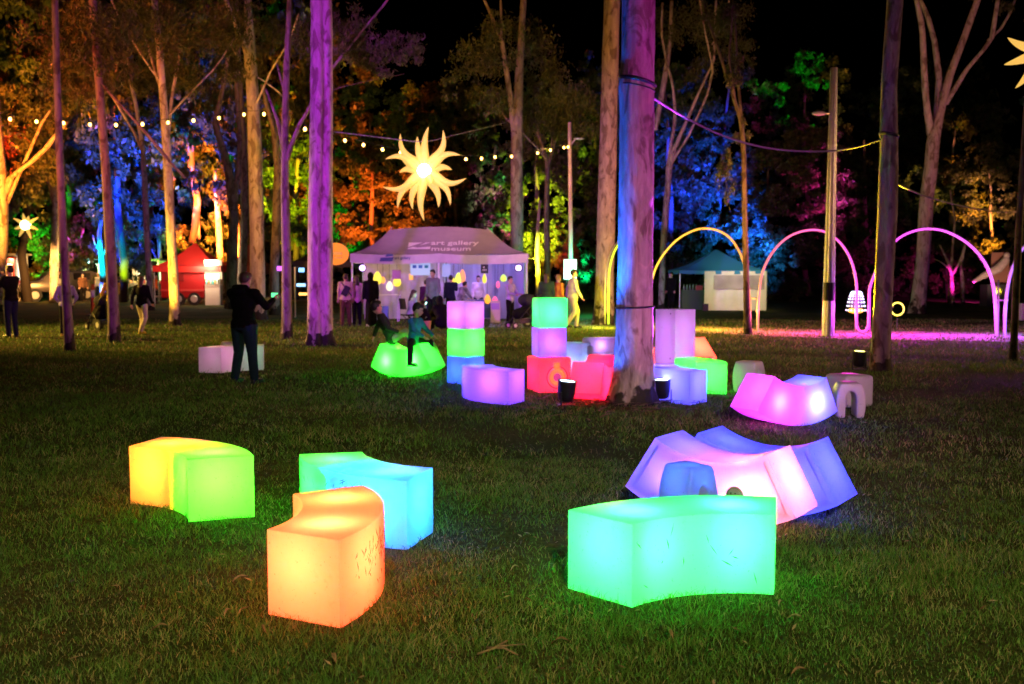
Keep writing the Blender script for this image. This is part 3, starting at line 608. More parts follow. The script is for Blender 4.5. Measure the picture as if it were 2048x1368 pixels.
# blocks between the towers
cube(Vector((.62, 16.2, 0)), .5, 'sky blue cube half hidden behind the purple and red tower', (.10, .30, 1), 2.6, group='blue seats behind the towers')
def throne(loc, rz):
    root = empty('glow_armchair', loc, rz, 'lavender glowing armchair block between the tower and the large gum tree', 'armchair')
    body = MB().box((0, 0, .21), (.56, .5, .42)).build('seat', SHELL, root); bevelled(body.data, .03, 3)
    bk = MB().box((0, .2, .55), (.56, .14, .26)).build('backrest', SHELL, root); bevelled(bk.data, .04, 3)
    for s in (-1, 1):
        ar = MB().box((s * .245, -.06, .5), (.09, .36, .15)).build('armrest', SHELL, root); bevelled(ar.data, .03, 3)
    lamp('led_lamp', 'POINT', (0, 0, .2), (.42, .36, 1), 3.6, root); lamp('led_lamp', 'POINT', (0, .2, .55), (.62, .25, 1), .7, root, .02)
throne((1.42, 15.6, 0), .12)
tp = MB(); hh = .62
v = []
for z, r in ((0, .17), (.2, .19), (.45, .225), (hh, .235)):
    v += [(r * sx, r * sy, z) for sx, sy in ((-1, -1), (1, -1), (1, 1), (-1, 1))]
tp.add(v, [(i * 4 + k, i * 4 + (k + 1) % 4, i * 4 + 4 + (k + 1) % 4, i * 4 + 4 + k) for i in range(3) for k in range(4)] + [(0, 3, 2, 1), (12, 13, 14, 15)])
o = tp.build('glow_planter', SHELL); bevelled(o.data, .025, 3); o.location = (.93, 15.4, 0); o.rotation_euler = (0, 0, -.35)
tag(o, 'tall light blue tapered block right behind the red ring cube', 'planter'); lamp('led_lamp', 'POINT', (0, 0, .32), (.24, .36, 1), 4.0, o, .06)
cube(Vector((1.35, 16.6, 0)), .3, 'small blue cube seat behind the lavender armchair', (.16, .30, 1), 2.4, group='blue seats behind the towers')

# tall pedestal
o = MB().box((0, 0, .57), (.43, .43, 1.14)).build('pedestal', SHELL_OFF); bevelled(o.data, .008, 2); o.location = (2.50, 15.3, 0); o.rotation_euler = (0, 0, .62)
tag(o, 'tall square lilac pedestal standing at the right side of the large gum trunk', 'pedestal')
for z in (.25, .57, .9): lamp('led_lamp', 'POINT', (0, 0, z), (.5, .12, .85), 2.2, o, .08)
for z in (.1, .4, 1.08): MB().disc((-.216, -.12, z), .012, (-1, 0, 0), .003, 12).build('screw_cap', GREY_CAP, o)

# barrel stools with an arched opening
def stool_mesh():
    n = 14; outer = []; inner = []
    for i in range(n + 1):
        t = i / n; z = .44 * t; wd = .142 + .040 * math.sin(PI * (.15 + .8 * t)) - .035 * max(0, t - .75) * 4 * .6
        outer.append((wd, z))
    def arch(z):
        if z < .22: return .066
        return .066 * math.sqrt(max(0, 1 - ((z - .22) / .12) ** 2)) if z < .34 else 0
    # section outline in x,z: up the right, over the top, down the left, then round the arch
    zs = [.0, .08, .16, .22, .26, .29, .315, .332, .34]
    ol = [(x, z) for x, z in outer] + [(-x, z) for x, z in reversed(outer)]
    il = [(-arch(z), z) for z in zs] + [(arch(z), z) for z in reversed(zs[:-1])]
    pts = ol + il; m = len(pts); v = []
    for s in (-1, 1):
        for x, z in pts: v.append((x, s * (.145 + .03 * math.sin(PI * (.15 + .75 * z / .44))), z))
    bm = bmesh.new(); a = [bm.verts.new(q) for q in v[:m]]; b = [bm.verts.new(q) for q in v[m:]]
    bm.faces.new(list(reversed(a))); bm.faces.new(b)
    for i in range(m): bm.faces.new((a[i], a[(i + 1) % m], b[(i + 1) % m], b[i]))
    bmesh.ops.recalc_face_normals(bm, faces=bm.faces)
    bmesh.ops.bevel(bm, geom=[e for e in bm.edges if len(e.link_faces) == 2 and e.calc_face_angle(0) > .9], offset=.026, segments=3, profile=.5, affect='EDGES', clamp_overlap=True)
    bmesh.ops.triangulate(bm, faces=[q for q in bm.faces if len(q.verts) > 4])
    me = bpy.data.meshes.new('glow_stool'); bm.to_mesh(me); bm.free()
    me.polygons.foreach_set('use_smooth', [True] * len(me.polygons))
    try: me.set_sharp_from_angle(angle=math.radians(40))
    except Exception: pass
    return me
STOOL = stool_mesh(); STOOL_OFF = STOOL.copy()
def stool(loc, rot, label, col=None, watts=0, scale=1):
    o = obj('glow_stool', STOOL if watts else STOOL_OFF, SHELL if watts else SHELL_OFF, None, loc, rot); o.scale = scale if isinstance(scale, tuple) else (scale,) * 3; tag(o, label, 'stool', 'barrel stools with an arched opening')
    if watts: lamp('led_lamp', 'POINT', (0, 0, .34), col, watts, o, .04)
    return o
stool((1.11, 6.22, 0), (0, 0, .62), 'small blue stool with an opening standing in front of the pinkish white rocker', (.03, .14, 1), 1.5, (.74, .80, 1.13))
stool((3.98, 11.75, 0), (0, 0, -.12), 'unlit whitish arch stool standing right of the magenta and blue rocker', None, 0, .93)
o = stool((3.38, 14.2, .0), (0, 0, .9), 'unlit pinkish barrel stool behind the left end of the magenta rocker', None, 0, 1.0)
stool((2.86, 15.0, 0), (0, 0, 1.2), 'dull pink stool between the coral rocker and the green bench', (1, .2, .35), .5, .98)
stool((-5.15, 18.2, 0), (0, 0, .4), 'cream stool top showing above the unlit white bench', None, 0, 1.0)
o = MB().box((0, 0, .2), (.44, .44, .40)).build('glow_cube', SHELL_OFF); bevelled(o.data, .05, 3); o.location = (4.32, 12.75, 0); o.rotation_euler = (0, 0, .35)
tag(o, 'unlit off white cube seat behind the whitish arch stool', 'light cube', 'glowing stacked cubes')

# ---------------------------------------------------------------- LED ground lamps at the trees
def par_lamp(loc, aim, col, watts, label, glow, angle=38, s=1.0):
    root = empty('ground_lamp', loc, 0, label, 'spotlight', 'LED spotlights on the lawn')
    a = Vector(aim) - Vector(loc); a.normalize(); beam = a.copy(); a = Vector((a.x * .45, -.06, 1)).normalized(); q = Vector((0, 0, 1)).rotation_difference(a).to_matrix()
    hd = Vector((0, 0, .17 * s))
    b = MB()
    v = []
    prof = [(-.12, .055), (-.10, .085), (-.02, .10), (.10, .108), (.125, .112), (.125, .098), (.105, .094)]
    for z, r in prof: v += [hd + q @ Vector((r * s * math.cos(2 * PI * k / 24), r * s * math.sin(2 * PI * k / 24), z * s)) for k in range(24)]
    f = [(i * 24 + k, i * 24 + (k + 1) % 24, (i + 1) * 24 + (k + 1) % 24, (i + 1) * 24 + k) for i in range(len(prof) - 1) for k in range(24)] + [tuple(reversed(range(24)))]
    b.add(v, f); b.build('housing', BLACK, root, True)
    MB().tube([hd + q @ Vector((0, 0, .104 * s)), hd + q @ Vector((0, 0, .112 * s))], [.093 * s] * 2, 24).build('lens', mat('lens_' + label[:8], (.8, .8, .8), .3, emit=glow, estr=7), root)
    k = MB(); k.box((0, 0, .01), (.20 * s, .16 * s, .02))
    side = Vector((-a.y, a.x, 0)); side = side.normalized() if side.length > .01 else Vector((1, 0, 0))
    for sg in (-1, 1): k.tube([side * sg * .12 * s + Vector((0, 0, .01)), side * sg * .125 * s + hd], .010 * s, 6)
    k.tube([side * -.12 * s + Vector((0, 0, .012)), side * .12 * s + Vector((0, 0, .012))], .012 * s, 6)
    k.build('yoke', BLACK, root)
    MB().tube([(0, .07, .015), (.1, .25, .012), (.35, .32, .012), (.6, .5, .012)], .007, 6).build('cable', BLACK, root)
    spot('spot_beam', hd + q @ Vector((0, 0, .13 * s)), Vector(aim) - Vector(loc), col, watts, angle, .6, .05, root)
    return root
g1 = G(1133, 812); g2 = G(1332, 812); g3 = G(1722, 741)
par_lamp((g1.x, g1.y, 0), (T1.location.x - .22, T1.location.y - .02, 3.0), (.004, .10, 1), 1300, 'black spotlight left of the large gum shining blue', (.55, .75, 1), 44, 1.12)
spot('spot_spill', (g1.x + .05, g1.y - .02, .40), (T1.location.x - .1, T1.location.y, 1.0), (.004, .10, 1), 60, 75, .5, .05)
par_lamp((g2.x, g2.y + .35, 0), (T1.location.x + .20, T1.location.y + .12, 3.4), (.5, .03, 1), 2600, 'black spotlight right of the large gum shining violet', (.85, .7, 1), 40, 1.05)
par_lamp((g3.x, g3.y + .1, 0), (T3.location.x - .1, T3.location.y + .1, 3.8), (1, .72, .01), 4200, 'spotlight with a yellow lens beside the dark bent trunk', (1, .95, .15), 40, 1.15)

# fallen gum leaves and twigs big enough to pick out
LEAF_DRY = mat('dry_leaf', (.20, .11, .06), .8, var=.35, scale=40)
LEAF_PINK = mat('pale_dry_leaf', (.30, .21, .15), .8, var=.3, scale=40)
def fallen_leaf(px, py, L, rz, label, m=LEAF_DRY):
    p = G(px, py); n = 8; L *= .72; v = []; f = []
    for i in range(n + 1):
        t = i / n; wd = L * .14 * math.sin(PI * min(1, t * .97 + .03)) ** .8; z = .03 + .016 * math.sin(t * 3.0) + .01 * t; bend = .10 * L * math.sin(PI * t)
        v += [(L * (t - .5), bend + wd, z + .006), (L * (t - .5), bend, z), (L * (t - .5), bend - wd, z + .007)]
        if i: k = 3 * i; f += [(k - 3, k, k + 1, k - 2), (k - 2, k + 1, k + 2, k - 1)]
    o = obj('fallen_leaf', mesh('fallen_leaf', v, f, True), m, None, (p.x, p.y, 0), (.1, -.08, rz)); tag(o, label, 'leaf', 'dry leaves lying on the grass')
for a in ((322, 1272, .11, .1, 'curled dry leaf on the grass left of the orange bench'), (525, 1274, .07, 2.2, 'small tan leaf at the foot of the orange bench', ), (668, 1404 - 70, .10, 1.9, 'reddish leaf in the grass in front of the orange bench'),
          (482, 1172, .12, .35, 'pale leaf lying flat left of the orange bench halfway up', LEAF_PINK), (1122, 1301, .12, -.3, 'long dry leaf on the grass left of the turquoise bench'), (1340, 1284, .09, 1.7, 'upright dry leaf in the grass in front of the turquoise bench'),
          (1590, 1252, .10, -.5, 'whitish leaf right of the turquoise bench', LEAF_PINK), (1598, 1362, .10, .2, 'brown leaf at the lower picture edge right of the turquoise bench'), (455, 1240, .07, 1.2, 'pink tinted leaf beside the front corner of the orange bench', LEAF_PINK),
          (1560, 1222, .06, .8, 'tiny straw coloured leaf at the right foot of the turquoise bench', LEAF_PINK), (1030, 1150, .07, .4, 'pale leaf on open grass between the orange and turquoise benches', LEAF_PINK), (940, 948, .10, 1.3, 'grey leaf on the dark lawn right of the cyan bench', LEAF_PINK)):
    fallen_leaf(*a)
tw = MB(); p0 = G(1000, 1312)
for q in (((-.10, -.03, .02), (.0, .0, .045), (.11, .05, .035)), ((-.06, .02, .03), (.02, -.01, .04), (.08, -.04, .02)), ((-.02, .0, .04), (.03, .05, .05))):
    tw.tube(q, [.006, .005, .003][:len(q)], 6)
o = tw.build('fallen_twig', mat('twig_bark', (.22, .13, .08), .85, var=.3, scale=30), None, True); o.location = p0; tag(o, 'small broken twig with bark strips lying on the grass between the two nearest benches', 'twig')
# ---------------------------------------------------------------- poles, ropes, lanterns, neon arches
def light_pole():
    b = G(1656, 673); Y = b.y
    root = empty('light_pole', b, 0, 'tall fluted steel pole with a black band between the two magenta arches', 'pole')
    top = P(1661, 136, Y) - b; r0, r1 = M(24, Y) / 2, M(15, Y) / 2
    def sect(z0, z1, name, m, extra=0, flut=True):
        n = 48; v = []; zs = [z0, z1]
        for z in zs:
            t = z / top.z; r = r0 + (r1 - r0) * t + extra
            for k in range(n):
                a = 2 * PI * k / n; q = r * (1 - (.05 * (k % 2) if flut else 0)); v.append((q * math.cos(a) + top.x * t * 0, q * math.sin(a), z))
        f = [(k, (k + 1) % n, n + (k + 1) % n, n + k) for k in range(n)] + [tuple(reversed(range(n))), tuple(range(n, 2 * n))]
        return MB().add(v, f).build(name, m, root)
    zb = [(P(1656, y, Y) - b).z for y in (601, 565, 497)]
    sect(0, zb[0], 'lower_shaft', STEEL); sect(zb[0] - .005, zb[1], 'black_band', BLACK, .012, False); sect(zb[1], zb[2], 'middle_shaft', STEEL)
    sect(zb[2], zb[2] + .05, 'collar', STEEL, .015, False); sect(zb[2] + .05, top.z, 'upper_shaft', STEEL, -.006)
    c = P(1646, 227, Y) - b
    h = MB().ell(c + Vector((-.10, 0, 0)), (.19, .10, .06)).build('lamp_head', WHITE_METAL, root, True)
    MB().tube([c + Vector((.02, 0, 0)), Vector((0, 0, c.z))], .025, 8).build('arm', STEEL, root)
light_pole()
def lamp_post():
    Y = 40; b = Vector((M(1141 - 1024, Y), Y, 0))
    root = empty('lamp_post', b, 0, 'slim yellowish lamp post holding the end of the festoon lights above the lit sign', 'lamp post')
    top = P(1139, 245, Y) - b
    MB().tube([(0, 0, 0), (0, 0, 3), top], [.10, .085, .07], 12).build('pole', mat('cream_paint', (.62, .55, .42), .5), root, True)
    c = P(1141, 290, Y) - b; e = P(1150, 279, Y) - b
    MB().tube([c, e], .03, 8).build('arm', STEEL, root); MB().ell(e + Vector((.16, 0, .03)), (.22, .12, .05)).build('lamp_head', STEEL, root, True)
lamp_post()
def lit_sign():
    Y = 38; b = Vector((M(1140 - 1024, Y), Y, 0)); root = empty('lit_sign', b, 0, 'glowing greenish white panel sign behind the yellow lit walking man', 'sign')
    z0, z1 = (P(1140, 558, Y).z, P(1140, 519, Y).z); wd = M(25, Y)
    MB().box((0, 0, (z0 + z1) / 2), (wd, .03, z1 - z0)).build('panel', mat('sign_light', (.8, .85, .8), .4, emit=(.62, 1, .70), estr=1.6), root)
    fr = MB()
    for sx in (-1, 1): fr.box((sx * (wd / 2 + .012), .01, (z0 + z1) / 2), (.02, .06, z1 - z0 + .05))
    for z in (z0 - .012, z1 + .012): fr.box((0, .01, z), (wd, .06, .02))
    fr.build('frame', BLACK, root)
    for sx in (-1, 1): MB().tube([(sx * wd * .3, .02, 0), (sx * wd * .3, .02, z0)], .02, 8).build('leg', BLACK, root)
    lamp('sign_glow', 'POINT', (0, -.5, 1.4), (.1, 1, .45), 60, root, .2); lamp('sign_glow', 'POINT', (.3, 1.2, 1.6), (.08, 1, .5), 160, root, .3)
lit_sign()

ROPE = mat('pale_rope', (.20, .19, .18), .8)
def rope(name, pts, r, label, m=ROPE, cat='rope'):
    p = [Vector(q) for q in pts]; q = []
    for i in range(len(p) - 1):
        a = p[max(i - 1, 0)]; b, c = p[i], p[i + 1]; d = p[min(i + 2, len(p) - 1)]
        for k in range(6):
            t = k / 6; q.append(.5 * ((2 * b) + (c - a) * t + (2 * a - 5 * b + 4 * c - d) * t * t + (3 * b - a - 3 * c + d) * t ** 3))
    q.append(p[-1]); o = MB().tube(q, r, 6).build(name, m, None, True); tag(o, label, cat); return o
yT1, yT3, yT2, yT11 = T1.location.y, T3.location.y, T2.location.y, 42
rope('rope', [P(1303, 194, yT1 + .1), P(1372, 236, yT1 + 1), P(1450, 273, yT1 + 2), P(1540, 297, yT1 + 2.8), P(1640, 303, yT1 + 3.4), P(1710, 295, yT1 + 3.9), P(1762, 279, yT3)], .016, 'sagging pale rope tied from the large gum across to the bent dark trunk')
rope('rope', [P(1793, 368, yT3), P(1850, 392, 18.5), P(1930, 413, 20), P(2010, 424, 21), P(2110, 420, 22)], .015, 'rope lit yellow leaving the bent dark trunk towards the right')
rope('rope', [P(655, 262, yT2), P(705, 268, 23.8), P(780, 277, 24.4), P(848, 283, 25), P(905, 271, 29), P(1012, 245, 41.5)], .014, 'rope carrying the star lantern from the purple trunk to the brown gum')

# festoon strings
BULB = mat('festoon_bulb', (1, .8, .4), .4, emit=(1, .55, .10), estr=7)
def festoon(pix, label):
    root = empty('festoon_string', P(*pix[0]), 0, label, 'string lights', 'festoon strings'); b = root.location
    pts = [P(*q) for q in pix]; line = []
    for i in range(len(pts) - 1):
        for k in range(4): line.append(pts[i].lerp(pts[i + 1], k / 4) - b + Vector((0, 0, .10)))
    line.append(pts[-1] - b + Vector((0, 0, .10)))
    MB().tube(line, .008, 5).build('cable', BLACK, root)
    me = MB().ell((0, 0, 0), (.042, .042, .05), None, 10, 6).mesh('bulb', True); sk = MB().tube([(0, 0, .045), (0, 0, .10)], .02, 6).mesh('socket')
    for q in pts:
        o = obj('bulb', me, BULB, root, q - b); obj('socket', sk, BLACK, o)
    n = len(pts)
    for k in range(0, n, 5): lamp('festoon_light', 'POINT', pts[k] - b + Vector((0, 0, -.2)), (1, .50, .10), 45, root, .15)
festoon([(20, 238, 27), (73, 243, 27.3), (127, 246, 27.6), (180, 249, 28), (232, 250, 28.3), (285, 248, 28.7), (336, 245, 29), (387, 241, 29.4), (438, 236, 29.7), (488, 229, 30), (528, 228, 30.3)], 'warm festoon bulbs strung across the trunks on the left')
festoon([(610, 258, 27), (690, 281, 28), (727, 290, 28.8), (765, 299, 29.6), (801, 305, 30.4), (932, 318, 33.5), (963, 317, 34.3), (990, 314, 35), (1023, 313, 36), (1075, 306, 37.3), (1101, 300, 38.2), (1128, 295, 39.3), (1136, 294, 39.6)], 'warm festoon bulbs sagging behind the star lantern to the lamp post')

# star lanterns: curved inflated rays round a bright core
def star(c, R, rays, label, glow=.86, seed=0, core=.2):
    root = empty('star_lantern', c, 0, label, 'star lantern', 'inflated star lanterns')
    m = bpy.data.materials.get('star_fabric')
    if not m:
        m = mat('star_fabric', (.40, .24, .05), .7, emit=(1, .58, .11), estr=.46, var=.04, scale=3)
    for (ang, L, bend, fwd) in rays:
        n = 14; pts = []; rs = []
        for i in range(n + 1):
            t = i / n; d = core * .7 + (L - core * .7) * t
            a = math.radians(ang) + bend * math.sin(PI * 1.15 * t) * .26 * (1 if t < .75 else 1)
            pts.append(Vector((d * math.cos(a), -fwd * (.1 + t) * L, d * math.sin(a)))); rs.append(max(.004, R * .128 * (1 - t) ** .66 * (1.0 - .35 * math.exp(-t * 7))))
        MB().tube(pts, rs, 12).build('ray', m, root, True)
    MB().ell((0, 0, 0), (core * R, core * R, core * R)).build('core', mat('star_core', (1, .95, .8), .5, emit=(1, .70, .26), estr=5), root, True)
    return root
sR = M(86, 25)
rays = [(86, 1.0, .25, .1), (103, .80, .2, .0), (60, 1.02, -.7, .1), (128, 1.0, .75, .1), (28, .90, .75, .2), (158, .92, -.8, .2), (-16, .98, -.85, .2), (207, 1.02, .85, .2), (-48, .98, .7, .1), (-66, .88, .5, -.2), (-93, 1.14, -.35, .1), (-112, .92, -.55, -.2), (-130, 1.06, -.6, .1), (147, .70, .4, -.5), (44, .62, .3, -.5), (-60, .36, .5, .9), (8, .62, .5, -.6), (178, .6, -.5, -.6)]
S1 = star(P(849, 342, 25), sR, [(a, L * sR, b, f * .5) for a, L, b, f in rays], 'large pale yellow star lantern with curling rays hanging above the gallery tent', core=.19 * sR)
for ch in S1.children:
    if ch.name.startswith('core'): ch.scale = (1 / sR * 1.0,) * 3
MB().tube([(0, 0, 0), P(848, 283, 25) - P(849, 342, 25)], .008, 5).build('hanger', ROPE, S1)
lamp('star_light', 'POINT', (0, -.9, 0), (1, .70, .25), 14, S1, .3); lamp('star_light', 'POINT', (0, -.38, 0), (1, .75, .35), 16, S1, .06)
r2 = M(34, 46)
S2 = star(P(51, 450, 46), r2, [(a, L * r2, b * .3, f) for a, L, b, f in [(100, .7, .2, 0), (30, .9, .2, 0), (150, .8, -.2, 0), (-20, .8, .3, 0), (-70, .9, .2, 0), (-120, .8, -.2, 0), (200, .7, .2, 0), (60, .6, .1, .3)]], 'small star lantern at the far left near the white stall', core=.3)
S3c = P(2085, 105, 15); r3 = M(95, 15)
S3 = star(S3c, r3, [(a, L * r3, b * .5, f * .4) for a, L, b, f in [(198, .82, .1, 0), (160, .8, .4, .1), (235, .9, .4, 0), (120, .8, .2, 0), (70, .9, .2, 0), (20, .9, .2, 0), (-30, .9, -.2, 0), (-80, .9, .2, 0)]], 'star lantern at the upper right showing only one pointed yellow ray', core=.14)

# neon arches ------------------------------------------------------------
def neon_mat(key, c0, c1, strength=5.0):
    m = bpy.data.materials.new(key); m.use_nodes = True; n = m.node_tree.nodes; L = m.node_tree.links
    b = n['Principled BSDF']; tc = n.new('ShaderNodeTexCoord'); sx = n.new('ShaderNodeSeparateXYZ'); cr = n.new('ShaderNodeValToRGB')
    cr.color_ramp.elements[0].color = (*c0, 1); cr.color_ramp.elements[1].color = (*c1, 1)
    L.new(tc.outputs['Generated'], sx.inputs[0]); L.new(sx.outputs['X'], cr.inputs[0]); L.new(cr.outputs[0], b.inputs['Emission Color'])
    b.inputs['Emission Strength'].default_value = strength; b.inputs['Base Color'].default_value = (.04, .04, .04, 1); b.inputs['Roughness'].default_value = .3
    return m
FRAME = mat('arch_frame', (.45, .42, .40), .45, .5)
def arch(pix, label, c0, c1, lampcols, strength=1.05, legs=()):
    pts = [P(x, y, arch_y(x)) for x, y in pix]
    b = Vector((pts[0].x, pts[0].y, 0)); root = empty('neon_arch', b, 0, label, 'neon arch', 'row of neon arches along the path')
    q = []
    p = [a - b for a in pts]
    for i in range(len(p) - 1):
        a = p[max(i - 1, 0)]; u, c = p[i], p[i + 1]; d = p[min(i + 2, len(p) - 1)]
        for k in range(5):
            t = k / 5; q.append(.5 * ((2 * u) + (c - a) * t + (2 * a - 5 * u + 4 * c - d) * t * t + (3 * u - a - 3 * c + d) * t ** 3))
    q.append(p[-1])
    MB().tube(q, .029, 8).build('light_tube', neon_mat('neon_' + label[:12], c0, c1, strength), root, True)
    MB().tube([v + Vector((0, .075, 0)) for v in q], .022, 6).build('frame_tube', FRAME, root, True)
    for v in (q[0], q[-1]):
        if (v + b).z < .45: MB().box((v.x, v.y + .04, .015), (.34, .34, .03)).build('base_plate', FRAME, root)
    for k in range(6, len(q) - 4, 14): MB().tube([q[k] + Vector((0, -.02, 0)), q[k] + Vector((0, .09, 0))], .040, 8).build('clamp', FRAME, root)
    for (x, y, col, wt) in lampcols:
        lamp('arch_light', 'POINT', P(x, y, arch_y(x)) - b + Vector((0, -.25, .25)), col, wt * 1.15, root, .25)
    for seg in legs: MB().tube([P(x, y, arch_y(x)) - b + Vector((0, .06, 0)) for x, y in seg], .022, 6).build('frame_leg', FRAME, root, True)
    return root
YEL, ORA, RED, MAG, PUR, BLU = (1, .85, .06), (1, .40, .03), (1, .10, .10), (1, .05, .62), (.62, .07, 1), (.10, .35, 1)
def side_arch():
    a = P(1217, 640, 31.0); e = P(1296, 640, 33.6); a.z = e.z = 0; root = empty('neon_arch', a, 0, 'yellow green neon arch turned edge on left of the large gum tree', 'neon arch', 'row of neon arches along the path')
    d = e - a; q = [Vector((0, 0, .10))] + [d * (.5 - .5 * math.cos(t)) + Vector((0, 0, 1.45 + 1.35 * math.sin(t))) for t in np.linspace(0, PI, 18)] + [d + Vector((0, 0, .10))]
    MB().tube(q, .029, 8).build('light_tube', neon_mat('neon_edge', (.62, 1, .03), (.95, .8, .03), 1.05), root, True)
    MB().tube([v + Vector((-.10, .05, 0)) for v in q], .022, 6).build('frame_tube', FRAME, root, True)
    lamp('arch_light', 'POINT', (-.25, -.4, .6), (.85, .9, .02), 60, root, .3); lamp('arch_light', 'POINT', (-.5, -1.6, 1.4), (.95, .85, .02), 110, root, .3)
side_arch()
arch([(1297, 650), (1298, 600), (1303, 565), (1312, 535), (1330, 505), (1355, 479), (1385, 462), (1410, 457), (1438, 462), (1463, 479), (1482, 510), (1492, 545), (1498, 580), (1501, 622)], 'orange neon arch in front of the blue roofed gazebo', (1, .55, .04), (1, .22, .05), [(1330, 640, (1, .62, .03), 60), (1420, 640, (1, .45, .03), 70), (1480, 640, (1, .22, .05), 50)], legs=[[(1501, 600), (1503, 652)], [(1503, 597), (1515, 597)]])
arch([(1516, 668), (1516, 630), (1518, 590), (1525, 545), (1545, 505), (1575, 475), (1612, 461), (1648, 463), (1680, 485), (1702, 520), (1713, 565), (1714, 610), (1714, 648), (1718, 660), (1727, 663), (1735, 658), (1738, 644), (1739, 600), (1741, 572), (1757, 530)], 'red to magenta neon arch behind the tall steel pole ending in a low loop', (1, .15, .10), (1, .05, .75), [(1540, 640, (1, .10, .12), 60), (1610, 640, (1, .05, .30), 70), (1690, 640, (1, .03, .55), 90)], legs=[[(1713, 600), (1713, 664)]])
arch([(1757, 530), (1775, 500), (1800, 475), (1832, 461), (1865, 458), (1900, 466), (1940, 490), (1970, 525), (1986, 565), (1992, 610), (1994, 671)], 'magenta neon arch to the right of the bent dark trunk', (1, .06, .85), (.8, .12, 1), [(1770, 640, (1, .03, .70), 95), (1850, 640, (.9, .03, .85), 95), (1950, 640, (.7, .05, 1), 80)], legs=[[(1738, 600), (1741, 664)], [(1999, 560), (1999, 673)], [(1994, 600), (2011, 600)]])
arch([(2010, 671), (2012, 610), (2018, 565), (2028, 530), (2048, 495), (2080, 470), (2120, 458), (2165, 465), (2205, 495), (2232, 540), (2244, 590), (2248, 670)], 'violet and blue neon arch cut by the right picture edge', (.45, .12, 1), (.1, .4, 1), [(2040, 640, (.45, .10, 1), 70), (2120, 640, (.2, .2, 1), 70)])

# beaded lantern and neon ring hanging behind the arches
Y = 30; c = P(1712, 603, Y)
root = empty('beaded_lantern', (c.x, c.y, 0), 0, 'dome lantern beaded with tiny blue white lights behind the low neon loop', 'lantern')
bd = MB(); hz = c.z
for i in range(9):
    a0 = PI * i / 8
    for j in range(9):
        t = j / 8; r = .10 + .17 * t; z = hz + .34 - .55 * t * t - .05
        bd.ell((r * math.cos(a0) * 1.05, -r * math.sin(a0), z), (.02, .02, .024), None, 6, 4)
bd.build('beads', mat('bead_light', (.8, .9, 1), .4, emit=(.5, .72, 1), estr=1.6), root)
dm = MB()
dm.ell((0, 0, hz + .02), (.2, .2, .32)); dm.build('dome', mat('dome_fabric', (.10, .13, .2), .6), root, True)
MB().ell((0, 0, hz - .27), (.24, .22, .09)).build('glow_base', mat('glow_base', (1, .6, .1), .5, emit=(1, .45, .03), estr=.9), root, True)
MB().tube([(0, 0, 0), (0, 0, hz - .3)], .03, 8).build('stand', BLACK, root)
Y = 30; c = P(1795, 618, Y); root = empty('neon_ring', (c.x, c.y, 0), 0, 'small yellow neon ring standing right of the bent dark trunk', 'neon ring')
MB().tube([(.19 * math.cos(a), 0, c.z + .19 * math.sin(a)) for a in np.linspace(0, 2 * PI, 33)], .022, 8, False).build('light_tube', mat('neon_ring', (.9, .8, .2), .4, emit=(1, .85, .05), estr=1.4), root, True)
MB().tube([(0, .02, 0), (0, .02, c.z - .18)], .015, 6).build('stand', BLACK, root)
# ---------------------------------------------------------------- tents and stalls
FAB_W = mat('white_canvas', (.50, .47, .50), .8, var=.08, scale=3, bump=.15)
FAB_IN = mat('canvas_wall', (.42, .40, .44), .85, var=.10, scale=2.2, stretch=(1, 1, .25), bump=.3)
def sheet(mb, a, b, c, d, nu=10, nv=4, fold=0.0, nrm=(0, -1, 0), sag=0.0, freq=3.0):
    """grid from a-b (bottom) to d-c (top) with folds along its normal"""
    a, b, c, d = map(Vector, (a, b, c, d)); nrm = Vector(nrm); v = []
    for j in range(nv + 1):
        for i in range(nu + 1):
            u, t = i / nu, j / nv; p = a.lerp(b, u).lerp(d.lerp(c, u), t)
            p = p + nrm * fold * (math.sin(u * freq * 2 * PI + t * .7) + .5 * math.sin(u * freq * 4.3 * PI + 1 + t)) * (1 - .3 * t) - Vector((0, 0, sag * 4 * u * (1 - u)))
            v.append(p)
    return mb.add(v, [(j * (nu + 1) + i, j * (nu + 1) + i + 1, (j + 1) * (nu + 1) + i + 1, (j + 1) * (nu + 1) + i) for j in range(nv) for i in range(nu)])
def hip_roof(mb, x0, x1, y0, y1, z0, rx0, rx1, ry, z1, sag=.10, bump=0, n=8):
    def edge(p, q, k):
        p = Vector(p); q = Vector(q); r = []
        for i in range(k + 1):
            t = i / k; a = p.lerp(q, t); a.z -= sag * math.sin(PI * t) * (1 - .3 * t); r.append(a)
        return r
    def face(bl, br, tr, tl):
        L = edge(bl, tl, n); R = edge(br, tr, n); v = []
        for i in range(n + 1):
            for k in range(n + 1):
                p = L[i].lerp(R[i], k / n); u = k / n; t = i / n
                p.z += bump * t * math.sin(PI * u) - .05 * math.sin(PI * u) * (1 - t); v.append(p)
        mb.add(v, [(i * (n + 1) + k, i * (n + 1) + k + 1, (i + 1) * (n + 1) + k + 1, (i + 1) * (n + 1) + k) for i in range(n) for k in range(n)])
    A, B, Cc, D = (x0, y0, z0), (x1, y0, z0), (x1, y1, z0), (x0, y1, z0); E_, F_ = (rx0, ry, z1), (rx1, ry, z1)
    face(A, B, F_, E_); face(Cc, D, E_, F_); face(B, Cc, F_, F_); face(D, A, E_, E_)
